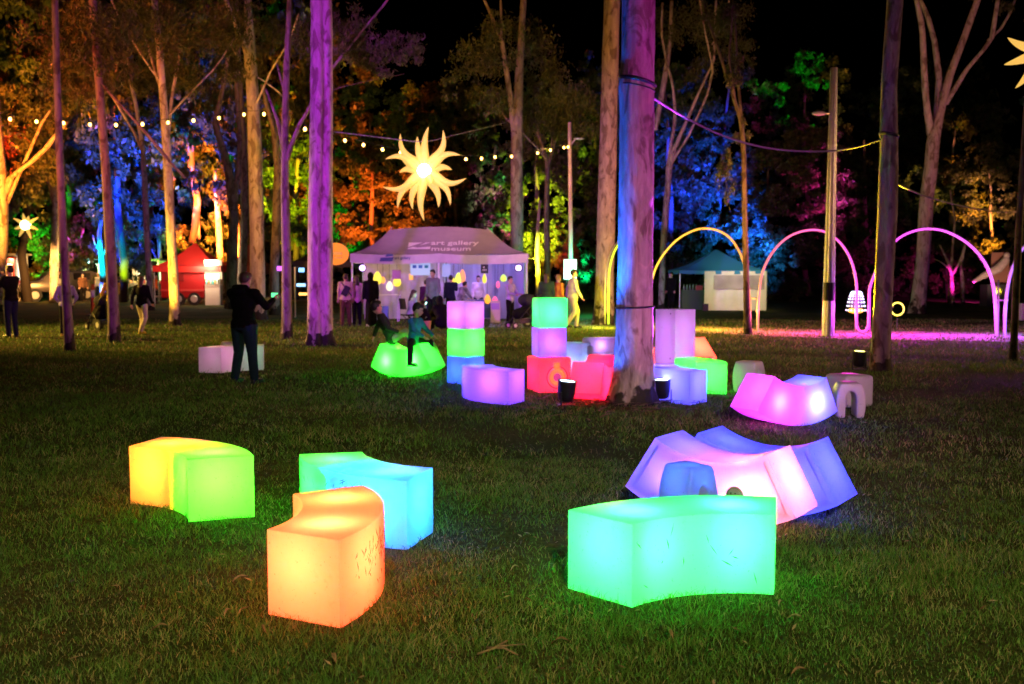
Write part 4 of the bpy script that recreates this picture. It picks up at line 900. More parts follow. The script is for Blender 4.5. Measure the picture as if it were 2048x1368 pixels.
# gallery tent, three legs along its long front
GY = 33.5; gx0, gx1 = (702 - 1024) / FPX * GY, (1056 - 1024) / FPX * GY; gz = P(880, 507, GY).z; gd = 3.0
gt = empty('marquee', ((gx0 + gx1) / 2, GY, 0), 0, 'mauve lit art gallery marquee full of lanterns and visitors', 'marquee')
ox = (gx0 + gx1) / 2; hw = (gx1 - gx0) / 2
rf = MB(); hip_roof(rf, -hw, hw, 0, gd, gz, -1.75, 1.55, 1.5, P(880, 459, 35).z, .16, .10); rfo = rf.build('roof', mat('grey_canvas', (.34, .30, .33), .85, var=.06, scale=3), gt, True)
va = MB()
def valance(mb, a, b, h, nrm, sag): sheet(mb, Vector(a) - Vector((0, 0, h)), Vector(b) - Vector((0, 0, h)), b, a, 16, 2, .012, nrm, sag, 2.2)
valance(va, (-hw, -.01, gz), (-.0, -.01, gz), .30, (0, -1, 0), .05); valance(va, (0, -.01, gz), (hw, -.01, gz), .30, (0, -1, 0), .06)
valance(va, (-hw - .01, gd, gz), (-hw - .01, 0, gz), .28, (-1, 0, 0), .04); valance(va, (hw + .01, 0, gz), (hw + .01, gd, gz), .28, (1, 0, 0), .04)
va.build('valance', FAB_W, gt, True)
for x in (-hw + .04, -.02, hw - .04):
    for y in (.05, gd - .05): MB().tube([(x, y, 0), (x, y, gz - .02)], .032, 8).build('leg', WHITE_METAL, gt, True)
for x0, x1 in ((-hw, 0), (0, hw)):
    wl = MB(); sheet(wl, (x0 + .06, gd - .12, .02), (x1 - .06, gd - .12, .02), (x1 - .06, gd - .12, gz), (x0 + .06, gd - .12, gz), 40, 6, .04, (0, -1, 0), 0, 4); wl.build('wall_panel', FAB_IN, gt, True)
wl = MB(); sheet(wl, (hw - .1, .5, .02), (hw - .1, gd - .1, .02), (hw - .1, gd - .1, gz), (hw - .1, .5, gz), 20, 5, .03, (-1, 0, 0), 0, 4); wl.build('wall_panel', FAB_IN, gt, True)
PRINT = mat('white_print', (.88, .86, .88), .8); PRINT_D = mat('blue_print', (.06, .10, .22), .7)
# lettering on the roof slope
E0 = Vector((0, 0, gz)); E1 = Vector((0, 1.5, P(880, 459, 35).z)); sl = (E1 - E0); nrm = Vector((1, 0, 0)).cross(sl.normalized())
def on_roof(me, x, t, name, m, parent, lift=-.03):
    me.transform(Matrix.Translation((0, 0, 0)))
    o = obj(name, me, m, parent); q = Matrix((Vector((1, 0, 0)), sl.normalized(), nrm)).transposed().to_4x4()
    dz = -.16 * math.sin(PI * t) * (1 - .3 * t) + .10 * t - .05 * (1 - t)
    q.translation = Vector((x, 0, 0)) + E0 + sl * t + Vector((0, -.03, dz + .05)); o.matrix_local = q; return o
on_roof(text_mesh('art gallery', .40, .004, .006), (908 - 880) / FPX * 34, .50, 'lettering', PRINT, gt)
on_roof(text_mesh('museum', .40, .004, .006), (902 - 880) / FPX * 34, .27, 'lettering', PRINT, gt)
lg = MB()
for tri in (((-.38, -.23), (.38, -.23), (.38, -.05), (-.38, -.18)), ((-.38, -.10), (.10, .24), (-.38, .24)), ((.0, .02), (.38, .24), (.2, .24)), ((-.38, -.17), (-.2, -.06), (.0, -.15))):
    k = len(lg.v); lg.v += [Vector((x, y, 0)) for x, y in tri]; lg.f.append(tuple(range(k, k + len(tri))))
on_roof(lg.mesh('emblem'), (838 - 880) / FPX * 34, .40, 'emblem', PRINT, gt)
t_ = text_mesh('art gallery', .13, .002, .002); o = obj('lettering', t_, PRINT_D, gt, (-1.22, -.05, gz - .15), (PI / 2, 0, 0))
em = MB(); em.quad((-.24, 0, -.12), (.18, 0, -.12), (.24, 0, .02), (-.2, 0, .0)); em.quad((-.05, 0, .03), (.22, 0, .05), (.2, 0, .13), (.0, 0, .12)); em.build('emblem', PRINT_D, gt, False, (-1.75, -.05, gz - .14))
for x, c, wt, z in ((-2.2, (1, .78, .20), 15, 1.9), (-1.0, (1, .60, .36), 8, 1.95), (.7, (.30, .22, 1), 32, 2.0), (2.0, (.28, .22, 1), 28, 2.0)):
    lamp('marquee_light', 'POINT', (x, 1.3, z), c, wt, gt, .15)
gb = gt.location
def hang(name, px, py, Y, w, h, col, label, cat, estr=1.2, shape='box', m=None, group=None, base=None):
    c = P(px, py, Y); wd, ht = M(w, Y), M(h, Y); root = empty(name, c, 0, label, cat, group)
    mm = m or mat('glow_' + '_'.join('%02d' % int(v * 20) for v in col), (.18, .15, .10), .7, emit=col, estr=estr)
    if shape == 'box':
        o = MB().box((0, 0, 0), (wd, .02, ht)).build('board', mm, root)
    else:
        b = MB(); n = 10; prof = [(-.5, .12), (-.42, .34), (-.15, .5), (.15, .42), (.38, .25), (.5, .08)]
        v = []
        for z, r in prof: v += [(wd * r * math.cos(2 * PI * k / n), wd * r * .7 * math.sin(2 * PI * k / n), ht * z) for k in range(n)]
        b.add(v, [(i * n + k, i * n + (k + 1) % n, (i + 1) * n + (k + 1) % n, (i + 1) * n + k) for i in range(len(prof) - 1) for k in range(n)] + [tuple(reversed(range(n))), tuple(range((len(prof) - 1) * n, len(prof) * n))])
        b.build('paper_shade', mm, root, True); MB().tube([(0, 0, ht * .5), (0, 0, ht * .5 + max(.05, gz - c.z - ht * .5))], .006, 5).build('cord', BLACK, root)
    return root
YE, OR_, PK, WH = (1, .72, .03), (1, .36, .02), (1, .08, .28), (1, .88, .55)
for a in ((755, 556, YE, 18, 26, 'yellow paper lantern right of the hooded person in black'), (766, 560, OR_, 10, 14, 'small orange paper lantern next to the yellow one by the left tent wall'), (779, 572, WH, 14, 19, 'cream white lantern hanging lowest on the left side of the marquee'),
          (794, 563, YE, 17, 20, 'yellow lantern hanging under the purple poster'), (874, 583, OR_, 13, 22, 'orange lantern held before the couple at the middle tent leg'), (907, 568, YE, 12, 24, 'tall yellow lantern right of the middle tent leg'),
          (917, 556, (.75, 1, .05), 14, 22, 'lime yellow lantern in the cluster right of the middle tent leg'), (925, 552, (1, .25, .08), 13, 26, 'red orange lantern at the right of the lantern cluster'), (969, 557, YE, 9, 19, 'narrow yellow lantern under the black sign'),
          (1007, 556, (.55, 1, .05), 13, 14, 'lime lantern near the right end of the marquee'), (996, 569, PK, 8, 14, 'pink lantern near the lilac dressed visitor'), (975, 598, OR_, 13, 19, 'orange lantern standing on the exhibit table'), (990, 600, PK, 12, 15, 'pink lantern on the exhibit table')):
    hang('paper_lantern', a[0], a[1], GY + .7, a[3], a[4], a[2], a[5], 'lantern', .75, 'lantern', group='paper lanterns in the marquee')
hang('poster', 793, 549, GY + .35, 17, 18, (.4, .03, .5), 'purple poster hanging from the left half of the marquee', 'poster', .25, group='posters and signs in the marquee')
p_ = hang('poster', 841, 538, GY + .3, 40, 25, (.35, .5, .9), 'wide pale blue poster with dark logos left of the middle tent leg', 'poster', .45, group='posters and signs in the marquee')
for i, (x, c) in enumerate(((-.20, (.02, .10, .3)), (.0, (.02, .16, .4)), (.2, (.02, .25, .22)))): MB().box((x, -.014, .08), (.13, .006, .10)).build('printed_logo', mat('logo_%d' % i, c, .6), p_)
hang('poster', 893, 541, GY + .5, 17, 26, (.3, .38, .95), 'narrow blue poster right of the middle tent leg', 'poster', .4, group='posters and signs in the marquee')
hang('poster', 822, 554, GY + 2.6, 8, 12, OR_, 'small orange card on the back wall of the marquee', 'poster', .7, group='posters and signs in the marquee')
hang('hanging_sign', 969, 537, GY + .2, 15, 19, (0, 0, 0), 'small black sign with pale marks hanging under the right valance', 'sign', 0, m=mat('sign_black', (.012, .012, .014), .5))
q = [o for o in bpy.data.objects if o.name.startswith('hanging_sign')][0]
mk = MB()
for x, z, a, b in ((-.02, .04, .05, .05), (-.05, -.05, .03, .06), (.0, -.05, .03, .06), (.05, -.05, .03, .06)): mk.box((x, -.013, z), (a, .004, b))
mk.build('printed_mark', mat('print_pale', (.5, .48, .5), .7), q)
# tables and goods in the marquee
def table(px0, px1, Y, zt, label, cloth=None):
    x0, x1 = M(px0 - 1024, Y), M(px1 - 1024, Y); root = empty('trestle_table', ((x0 + x1) / 2, Y, 0), 0, label, 'table', 'tables in the marquee'); L = x1 - x0
    MB().box((0, 0, zt), (L, .6, .03)).build('tabletop', mat('table_top', (.5, .48, .46), .6), root)
    for sx in (-1, 1):
        for sy in (-1, 1): MB().tube([(sx * (L / 2 - .06), sy * .24, 0), (sx * (L / 2 - .06), sy * .24, zt)], .016, 6).build('leg', STEEL, root)
    if cloth: b = MB(); sheet(b, (-L / 2, -.31, .15), (L / 2, -.31, .15), (L / 2, -.31, zt + .02), (-L / 2, -.31, zt + .02), 16, 2, .015, (0, -1, 0), 0, 3); b.build('cloth', cloth, root, True)
table(752, 800, GY + 1.2, .92, 'small table with trays of craft lights behind the hooded person')
table(905, 985, GY + 1.1, .75, 'exhibit table with blue cloth where visitors make lanterns', mat('blue_cloth', (.05, .07, .35), .8))
tb = empty('poster_stand', P(991, 640, GY - .3) * 1, 0, 'low sandwich board by the right tent leg of the marquee', 'sign'); tb.location.z = 0
MB().box((0, .05, .40), (.32, .03, .75), Matrix.Rotation(.14, 3, 'X')).build('front_board', mat('board_paper', (.6, .5, .42), .7), tb); MB().box((0, -.0, .58), (.26, .01, .22), Matrix.Rotation(.14, 3, 'X')).build('poster_sheet', mat('lilac_paper', (.4, .25, .6), .7), tb)
MB().box((0, .22, .36), (.32, .02, .72), Matrix.Rotation(-.2, 3, 'X')).build('rear_board', mat('board_back', (.2, .16, .12), .8), tb)
bx = MB().box((0, 0, .28), (.34, .3, .56)).build('storage_tub', mat('blue_tub', (.12, .18, .55), .5)); bevelled(bx.data, .03, 2); bx.location = (M(763 - 1024, GY), GY + .5, 0); tag(bx, 'pale blue plastic tub under the craft table of the marquee', 'tub')
for px, py, c, lab in ((702, 0, (.8, .5, 1), 'x'),):
    pass
for px, lab in ((725, 'round stage light glowing violet under the left eave of the marquee'), (1037, 'round stage light glowing violet under the right eave of the marquee')):
    c = P(px, 536, GY + .2); r_ = empty('stage_light', c, 0, lab, 'spotlight', 'stage lights of the marquee')
    MB().tube([(0, .10, 0), (0, -.02, 0)], [.10, .13], 14).build('housing', BLACK, r_, True); MB().disc((0, -.022, 0), .10, (0, -1, 0), .008, 14).build('lens', mat('violet_lens', (.8, .7, .9), .3, emit=(.62, .42, 1), estr=2.2), r_)
    MB().tube([(0, .05, .1), (0, .05, gz - c.z)], .012, 5).build('bracket', BLACK, r_)

# dark tent with an orange oval sign behind the purple trunk
def gazebo(x0, x1, y0, d, ze, zp, label, m, legm, name='gazebo', group=None, val=.22, walls=()):
    root = empty(name, ((x0 + x1) / 2, y0, 0), 0, label, name, group); h = (x1 - x0) / 2; r = MB()
    hip_roof(r, -h, h, 0, d, ze, -.06, .06, d / 2, zp, (zp - ze) * .16, 0, 7); r.build('roof', m, root, True)
    v = MB()
    for a, b, n in (((-h, -.01), (h, -.01), (0, -1, 0)), ((h + .01, 0), (h + .01, d), (1, 0, 0)), ((-h - .01, d), (-h - .01, 0), (-1, 0, 0))): valance(v, (*a, ze), (*b, ze), val, n, .03)
    v.build('valance', m, root, True)
    for sx in (-1, 1):
        for y in (.04, d - .04): MB().tube([(sx * (h - .04), y, 0), (sx * (h - .04), y, ze)], .025, 8).build('leg', legm, root)
    return root
dg = gazebo(M(588 - 1024, 38), M(706 - 1024, 38), 38, 3, P(650, 522, 38).z, P(650, 478, 39.5).z, 'black tent with an orange oval logo half behind the purple trunk', mat('black_canvas', (.025, .018, .03), .8), STEEL)
c = P(672, 508, 37.95) - dg.location
cv = MB().tube([c, c + Vector((0, -.03, 0))], [M(26, 38)] * 2, 24).build('oval_logo', mat('orange_print', (.85, .30, .05), .6, emit=(1, .3, .04), estr=.25), dg); cv.scale = (1, 1, 1)
cv.data.transform(Matrix.Translation(c) @ Matrix.Diagonal((1, 1, .85, 1)) @ Matrix.Translation(-c))
mk = MB(); mk.box(c + Vector((-.02, -.04, .02)), (.5, .01, .10)); mk.box(c + Vector((.1, -.04, -.14)), (.3, .01, .06)); mk.build('printed_mark', mat('print_brown', (.9, .6, .35), .6), dg)
lamp('tent_light', 'POINT', (-.6, 1.4, 1.6), (.4, .6, 1), 18, dg, .1); lamp('tent_light', 'POINT', (.9, 1.4, 1.7), (1, .5, .2), 18, dg, .1)
for px, py, ww, hh_, col, lab in ((602, 570, 18, 6, (.25, .5, 1), 'bright blue white counter sign inside the black tent'), (603, 540, 11, 8, (.2, .55, 1), 'small blue screen higher up inside the black tent'), (560, 537, 12, 9, (.5, .08, .9), 'violet lit panel between the yellow gum and the purple trunk'), (606, 588, 16, 5, (1, .5, .1), 'amber counter light under the blue sign in the black tent')):
    hang('lit_sign', px, py, 38.6, ww, hh_, col, lab, 'lit sign', 1.6, group='lit signs in the dark tents')

# blue roofed gazebo with a white side wall
bgx0, bgx1 = M(1354 - 1024, 45), M(1526 - 1024, 45)
bz, bzp = P(1440, 540, 45).z, P(1440, 500, 46.4).z
bgz = gazebo(bgx0, bgx1, 44.5, 3.0, bz, bzp, 'blue roofed gazebo with a white side wall behind the orange neon arch', mat('teal_canvas', (.03, .22, .36), .75), WHITE_METAL, val=.16)
hw2 = (bgx1 - bgx0) / 2; xw = M(1408 - 1024, 44.5) - bgz.location.x
w_ = MB(); sheet(w_, (xw, -.02, .02), (hw2, -.02, .02), (hw2, -.02, bz - .05), (xw, -.02, bz - .05), 30, 6, .025, (0, -1, 0), 0, 3); w_.build('wall_panel', mat('cream_wall', (.72, .68, .58), .8, bump=.3, scale=3, var=.06), bgz, True)
w_ = MB(); sheet(w_, (hw2 + .02, 0, .02), (hw2 + .02, 3, .02), (hw2 + .02, 3, bz - .05), (hw2 + .02, 0, bz - .05), 16, 4, .02, (1, 0, 0), 0, 3); w_.build('wall_panel', mat('cream_wall', (1, 1, 1)), bgz, True)
MB().box(((xw + hw2) / 2 + .16, -.06, bz * .70), (hw2 - xw - .5, .02, .62)).build('window_flap', mat('window_flap', (.40, .33, .30), .7, var=.25, scale=1.2), bgz)
MB().box((xw + .05, -.03, .16), (.24, .22, .32)).build('weight_bag', BLACK, bgz)
spot('gazebo_glow', (1.0, -4.5, 3.2), (.8, 0, 1.0), (1, .80, .34), 420, 50, .9, .2, bgz); lamp('gazebo_lamp', 'POINT', (-.4, 1.6, 1.5), (.6, 1, .45), 14, bgz, .1)
spot('gazebo_roof_light', (.5, -6, 4.6), (.4, .8, 2.2), (.05, .45, 1), 260, 36, .8, .2, bgz)
cb = empty('lit_cabinet', (bgz.location.x - 1.0, 45.9, 0), 0, 'counter with bottles and reddish light inside the open half of the blue roofed gazebo', 'counter')
MB().box((0, 0, .45), (1.2, .5, .9)).build('counter', mat('dark_green_board', (.05, .09, .05), .7), cb); MB().box((.2, 0, 1.0), (.3, .3, .22)).build('crate', mat('red_crate', (.3, .06, .04), .6), cb)
for i in range(5): MB().tube([(-.5 + .14 * i, -.1, .9), (-.5 + .14 * i, -.1, 1.08), (-.5 + .14 * i, -.1, 1.12), (-.5 + .14 * i, -.1, 1.18)], [.035, .035, .015, .015], 8).build('bottle', mat('bottle_glass', (.2, .3, .25), .2), cb, True)

# red gazebo with a red food trailer below
RED_C = mat('red_canvas', (.62, .03, .025), .75); RED_P = mat('red_paint', (.38, .012, .015), .45)
ry = 52
rg_ = gazebo(M(308 - 1024, ry), M(442 - 1024, ry), ry, 3, P(372, 532, ry).z, P(372, 487, ry + 1.5).z, 'red pointed gazebo over the red food trailer', RED_C, STEEL, val=.30)
lamp('gazebo_lamp', 'POINT', (.9, -.35, 2.2), (1, .82, .5), 70, rg_, .12); lamp('gazebo_lamp', 'POINT', (0, 1.4, 2.6), (1, .3, .15), 90, rg_, .15)
spot('gazebo_front', (-1, -8, 5), (0, 0, 2.3), (1, .30, .15), 1300, 40, .9, .2, rg_)
tr = empty('food_trailer', (M(368 - 1024, ry) - .1, ry + .9, 0), 0, 'dark red food trailer with one wheel showing beside the lit serving hatch', 'trailer')
o = MB().box((0, 0, 1.22), (2.3, 1.6, 1.75)).build('body', RED_P, tr); bevelled(o.data, .12, 3)
for x in (-.2, .62):
    wh = MB().tube([(x, -.86, .33), (x, -.66, .33)], [.33, .33], 22).build('wheel', BLACK, tr, False); MB().tube([(x, -.875, .33), (x, -.86, .33)], [.17, .19], 18).build('rim', STEEL, wh)
MB().box((.0, -.83, .78), (2.25, .05, .12)).build('trim_strip', mat('trim_red', (.5, .05, .05), .4), tr); MB().box((-.4, -.82, 1.5), (1.0, .03, .5)).build('hatch', mat('hatch_red', (.22, .01, .012), .5), tr)
MB().tube([(-1.15, 0, .45), (-2.0, 0, .42)], .04, 8).build('tow_bar', STEEL, tr)
cn = empty('serving_counter', (M(424 - 1024, ry), ry + .1, 0), 0, 'brightly lit serving counter with jars right of the red trailer', 'counter')
MB().box((0, .3, .55), (.75, .6, 1.1)).build('cabinet', mat('counter_white', (.65, .6, .55), .6), cn); MB().box((0, .25, 1.85), (.75, .5, 1.0)).build('back_shelf', mat('shelf_glow', (.8, .75, .6), .6, emit=(1, .75, .4), estr=.7), cn)
for i in range(6):
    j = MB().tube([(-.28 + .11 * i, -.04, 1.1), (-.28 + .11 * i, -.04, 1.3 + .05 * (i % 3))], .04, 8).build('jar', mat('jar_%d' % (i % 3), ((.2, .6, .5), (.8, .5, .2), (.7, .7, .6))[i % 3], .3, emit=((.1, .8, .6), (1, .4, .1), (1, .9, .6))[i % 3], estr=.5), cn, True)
lamp('counter_light', 'POINT', (0, -.4, 2.0), (1, .85, .55), 50, cn, .1)
# peaked brown tent behind the yellow gum
gazebo(M(455 - 1024, 56), M(520 - 1024, 56), 56, 3, P(487, 530, 56).z, P(480, 488, 57).z, 'brown peaked tent behind the rust coloured trunk', mat('brown_canvas', (.16, .05, .03), .8), STEEL, val=.5)
# stalls on the far left
def stall(px0, px1, Y, ztop, wallcol, glow, label, estr=.9):
    x0, x1 = M(px0 - 1024, Y), M(px1 - 1024, Y); L = x1 - x0; root = empty('market_stall', ((x0 + x1) / 2, Y, 0), 0, label, 'stall', 'far market stalls on the left')
    MB().box((0, 1.0, ztop / 2), (L, .06, ztop)).build('wall', wallcol, root); MB().box((0, .3, .5), (L, .5, 1.0)).build('counter', wallcol, root)
    MB().box((0, .4, ztop + .06), (L + .3, 1.7, .10)).build('roof', wallcol, root)
    MB().box((L * .1, .90, ztop * .68), (L * .7, .05, ztop * .42)).build('lit_board', mat('stall_glow_' + label[:9], (.8, .8, .7), .6, emit=glow, estr=estr), root)
    for sx in (-1, 1): MB().tube([(sx * L / 2, -.3, 0), (sx * L / 2, -.3, ztop)], .03, 6).build('post', STEEL, root)
    for k in range(4): MB().ell((-L * .35 + L * .23 * k, .15, 1.08), (.10, .10, .12 + .05 * (k % 2)), None, 8, 6).build('goods', mat('goods_%d' % k, ((.7, .3, .1), (.8, .7, .3), (.2, .5, .2), (.6, .1, .1))[k], .6), root, True)
    lamp('stall_car_light', 'POINT', (0, -.2, ztop - .2), glow, 60, root, .15)
stall(-30, 14, 58, 2.5, mat('stall_red', (.5, .06, .03), .7), (1, .25, .12), 'red fronted stall at the left picture edge')
stall(14, 42, 59, 2.7, mat('stall_white', (.7, .68, .6), .7), (1, .92, .62), 'brightly lit white stall left of the green bush', 1.5)
stall(255, 296, 66, 2.2, mat('stall_cream', (.5, .45, .35), .7), (1, .78, .42), 'amber lit stall behind the woman in pale trousers', 1.2)
stall(142, 166, 66, 2.4, mat('stall_dark', (.08, .08, .08), .7), (.8, 1, .3), 'narrow stall with a lime sign right of the parked four wheel drive', 1.1)
stall(183, 200, 68, 2.6, mat('stall_dark', (.08, .08, .08), .7), (.4, 1, .9), 'narrow stall with a pale cyan sign behind the traffic post', 1.1)
stall(306, 322, 60, 2.4, mat('stall_dark', (.08, .08, .08), .7), (.5, 1, .35), 'small green lit hatch at the left end of the red gazebo', 1.2)

# traffic post
b = G(187, 632); pb = empty('traffic_post', b, 0, 'orange traffic post with a white reflective band beside the pram', 'traffic post')
MB().tube([(0, 0, .06), (0, 0, .62), (0, 0, 1.25)], [.09, .075, .065], 12).build('post', mat('traffic_orange', (.75, .14, .03), .5), pb, True); MB().tube([(0, 0, .72), (0, 0, 1.02)], [.082, .078], 12).build('reflective_band', mat('reflective', (.85, .85, .8), .4), pb, True); MB().box((0, 0, .03), (.4, .4, .06)).build('base', BLACK, pb)

# parked four wheel drive
lamp('stall_car_light', 'POINT', (M(170 - 1024, 57), 56.5, 2.5), (1, .5, .15), 160, None, .15)  # loose warm lamp added to brighten the car, belongs to no stall
def vehicle():
    Y = 60; x = M(118 - 1024, Y); root = empty('parked_car', (x, Y, 0), .62, 'dark four wheel drive parked under the trees at the left', 'car')
    dk = mat('dark_car_paint', (.06, .045, .045), .3, 0, spec=.7); gl = mat('car_glass', (.02, .02, .025), .08, 0, spec=.8)
    pr = [(-2.3, .55), (-2.32, .95), (-2.2, 1.08), (-1.2, 1.18), (-.62, 1.75), (1.5, 1.82), (2.1, 1.7), (2.28, 1.05), (2.3, .55)]
    v = [(a, s * (.88 if z > 1.2 else .93), z) for s in (-1, 1) for a, z in pr]; n = len(pr)
    bd = MB().add(v, [tuple(range(n)), tuple(reversed(range(n, 2 * n)))] + [(i, i + n, (i + 1) % n + n, (i + 1) % n) for i in range(n)]).build('body', dk, root); bevelled(bd.data, .06, 2, 20)
    MB().quad((-1.16, -.78, 1.22), (-.66, -.74, 1.70), (-.66, .74, 1.70), (-1.16, .78, 1.22)).build('windscreen', gl, root, loc=(-.012, 0, .012))
    for s in (-1, 1):
        MB().box((.05, s * .905, 1.48), (.85, .02, .40)).build('side_window', gl, root); MB().box((1.15, s * .905, 1.48), (.95, .02, .40)).build('side_window', gl, root)
        MB().box((-2.33, s * .66, .92), (.05, .36, .18)).build('headlight', mat('headlight', (.5, .5, .45), .15, spec=.8, emit=(1, .6, .25), estr=.5), root); MB().box((-1.0, s * 1.0, 1.28), (.1, .2, .15)).build('mirror', dk, root)  # headlight emission stands in for reflected festoon bulbs
        for wx in (-1.45, 1.4):
            t = MB().tube([(wx, s * .72, .38), (wx, s * .96, .38)], .38, 20).build('wheel', BLACK, root); MB().tube([(wx, s * .96, .38), (wx, s * .975, .38)], .22, 16).build('rim', STEEL, t)
    MB().box((-2.36, 0, .90), (.04, .9, .2)).build('grille', mat('grille_dark', (.05, .05, .05), .4), root); MB().box((-2.38, 0, .56), (.12, 1.8, .24)).build('bumper', mat('bumper_grey', (.06, .06, .06), .5), root)
    MB().box((-2.45, 0, .62), (.02, .50, .15)).build('number_plate', mat('plate', (.75, .78, .7), .5), root)
    MB().box((.5, 0, 1.90), (1.8, 1.2, .05)).build('roof_rack', BLACK, root)
vehicle()
spot('car_fill_spot', (M(60 - 1024, 52), 52, 2.5), (M(118 - 1024, 60), 60, .9), (1, .45, .10), 3500, 50, .8, .2)  # extra spot added so the dark car shows
# ---------------------------------------------------------------- people
def remesh(mb, vox, smooth=4, name='body'):
    me = mb.mesh('tmp'); o = bpy.data.objects.new('tmp', me); C.objects.link(o)
    r = o.modifiers.new('r', 'REMESH'); r.mode = 'VOXEL'; r.voxel_size = vox; r.use_smooth_shade = True
    if smooth: s = o.modifiers.new('s', 'SMOOTH'); s.factor = .5; s.iterations = smooth
    dg = bpy.context.evaluated_depsgraph_get(); res = bpy.data.meshes.new_from_object(o.evaluated_get(dg)); res.name = name
    bpy.data.objects.remove(o); bpy.data.meshes.remove(me)
    return res
SKIN = mat('skin', (.50, .30, .22), .55, var=.06); SKIN_D = mat('skin_tan', (.34, .20, .14), .55, var=.06)
HAIRS = {'black': mat('hair_black', (.012, .010, .009), .5), 'brown': mat('hair_brown', (.05, .028, .018), .5), 'fair': mat('hair_fair', (.25, .16, .08), .5), 'grey': mat('hair_grey', (.3, .29, .28), .6)}
EYE = mat('eye', (.02, .015, .012), .2)

def joints(pose):
    J = dict(head=(0, .015, 1.615), neck=(0, 0, 1.47), chest=(0, 0, 1.28), waist=(0, 0, 1.06), pelvis=(0, 0, .93),
             sl=(-.185, 0, 1.415), sr=(.185, 0, 1.415), el=(-.225, -.02, 1.13), er=(.225, -.02, 1.13), wl=(-.235, .06, .89), wr=(.235, .06, .89),
             hl=(-.09, 0, .90), hr=(.09, 0, .90), kl=(-.10, .02, .49), kr=(.10, .02, .49), al=(-.105, -.02, .085), ar=(.105, -.02, .085))
    J.update(pose); return {k: Vector(v) for k, v in J.items() if k != 'curl'}
def person(loc, face, h, label, top, legs, hair='brown', pose={}, group='visitors', long_hair=False, hood=False, sleeves=True, skirt=False, shoe=None, vox=.018, skin=SKIN, hat=None, wide=1.0, short_sleeve=False, detail=False, child=False):
    """body is one continuous mesh with five-fingered hands; hair, clothes, shoes and eyes are its children; +Y local is where it faces"""
    k = h / 1.75; J = joints(pose)
    W = wide; b = MB()
    hs = 1.22 if child else 1.0
    H = J['head']; nk = J['neck']; fwd = Vector(pose.get('look', (0, 1, 0))).normalized(); side = fwd.cross(Vector((0, 0, 1))).normalized(); upv = side.cross(fwd)
    R = Matrix((side, fwd, upv)).transposed()
    def hp(x, y, z): return H + R @ Vector((x * hs, y * hs, z * hs))
    b.ell(hp(0, 0, .01), (.075 * hs, .095 * hs, .115 * hs), R); b.ell(hp(0, .03, -.055), (.055 * hs, .065 * hs, .06 * hs), R)
    b.ell(hp(0, .098, -.02), (.014 * hs, .02 * hs, .022 * hs), R); b.ell(hp(0, .083, -.062), (.026 * hs, .014 * hs, .010 * hs), R)
    for s in (-1, 1): b.ell(hp(s * .077, -.005, -.01), (.012 * hs, .02 * hs, .03 * hs), R)
    b.cone(nk, .056, H - Vector((0, .01, .06)), .050)
    def torso(mb, e):
        rt = (J['sr'] - J['sl']).normalized(); spine = (nk - J['pelvis']).normalized(); fr = spine.cross(rt).normalized() if spine.cross(rt).length > .01 else Vector((0, 1, 0)); Q = Matrix((rt, fr, spine)).transposed()
        mb.ell(J['chest'], (.165 * W + e, .115 * W + e, .20 + e), Q); mb.ell(J['waist'], (.145 * W + e, .105 * W + e, .17 + e), Q); mb.ell(J['pelvis'], (.165 * W + e, .118 * W + e, .13 + e), Q)
        mb.cone(J['sl'], .062 + e, J['sr'], .062 + e); mb.cone(J['chest'], .1 + e, nk - Vector((0, 0, .04)), .06 + e)
    torso(b, 0)
    for s in 'lr':
        b.cone(J['s' + s], .056, J['e' + s], .042); b.cone(J['e' + s], .042, J['w' + s], .028)
        b.cone(J['h' + s], .085, J['k' + s], .056); b.cone(J['k' + s], .055, J['a' + s], .036)
        d = (J['w' + s] - J['e' + s]).normalized(); b.cone(J['w' + s], .027, J['w' + s] + d * .075, .03)
        b.cone(J['a' + s], .036, J['a' + s] + Vector((0, .12, -.045)), .03)
    me = remesh(b, vox, 3)
    # fingers: rooted in the palm
    fb = MB()
    for s, sg in (('l', -1), ('r', 1)):
        d = (J['w' + s] - J['e' + s]).normalized(); q = d.cross(Vector((0, 1, 0.2))); q = q.normalized() if q.length > .1 else Vector((1, 0, 0)); nrm = q.cross(d)
        palm = J['w' + s] + d * .07; curl = pose.get('curl', .5)
        for i, L in enumerate((.070, .080, .074, .058)):
            o0 = palm + q * (i - 1.5) * .019; o1 = o0 + (d + nrm * curl * .4).normalized() * L * .55; o2 = o1 + (d * .7 + nrm * curl * 1.3).normalized() * L * .5
            fb.tube([o0 - d * .02, o0, o1, o2], [.0095, .0095, .0088, .0065], 6)
        t0 = J['w' + s] + d * .03 - q * .02; fb.tube([t0, t0 - q * .03 * 1 + d * .03, t0 - q * .035 + d * .065 + nrm * .015], [.012, .011, .008], 6)
    bm = bmesh.new(); bm.from_mesh(me); n0 = len(bm.verts)
    vs = [bm.verts.new(v) for v in fb.v]
    for f in fb.f:
        q = bm.faces.new([vs[i] for i in f]); q.smooth = True
    bm.to_mesh(me); bm.free(); me.name = 'person'
    me.materials.clear(); root = obj('person', me, skin, None, loc, (0, 0, face)); root.scale = (k, k, k); tag(root, label, 'person', group)
    # clothes
    t = MB(); torso(t, .016)
    for s in 'lr':
        e_end = J['e' + s].lerp(J['w' + s], .92)
        if short_sleeve: t.cone(J['s' + s], .070, J['s' + s].lerp(J['e' + s], .7), .062)
        elif sleeves: t.cone(J['s' + s], .072, J['e' + s], .058); t.cone(J['e' + s], .058, e_end, .044)
    if hood: t.ell(H + Vector((0, -.02, .02)), (.105 * hs, .115 * hs, .135 * hs)); t.cone(nk, .09, H - Vector((0, .03, .05)), .09)
    obj('top', remesh(t, vox, 3, 'top'), top, root)
    l = MB()
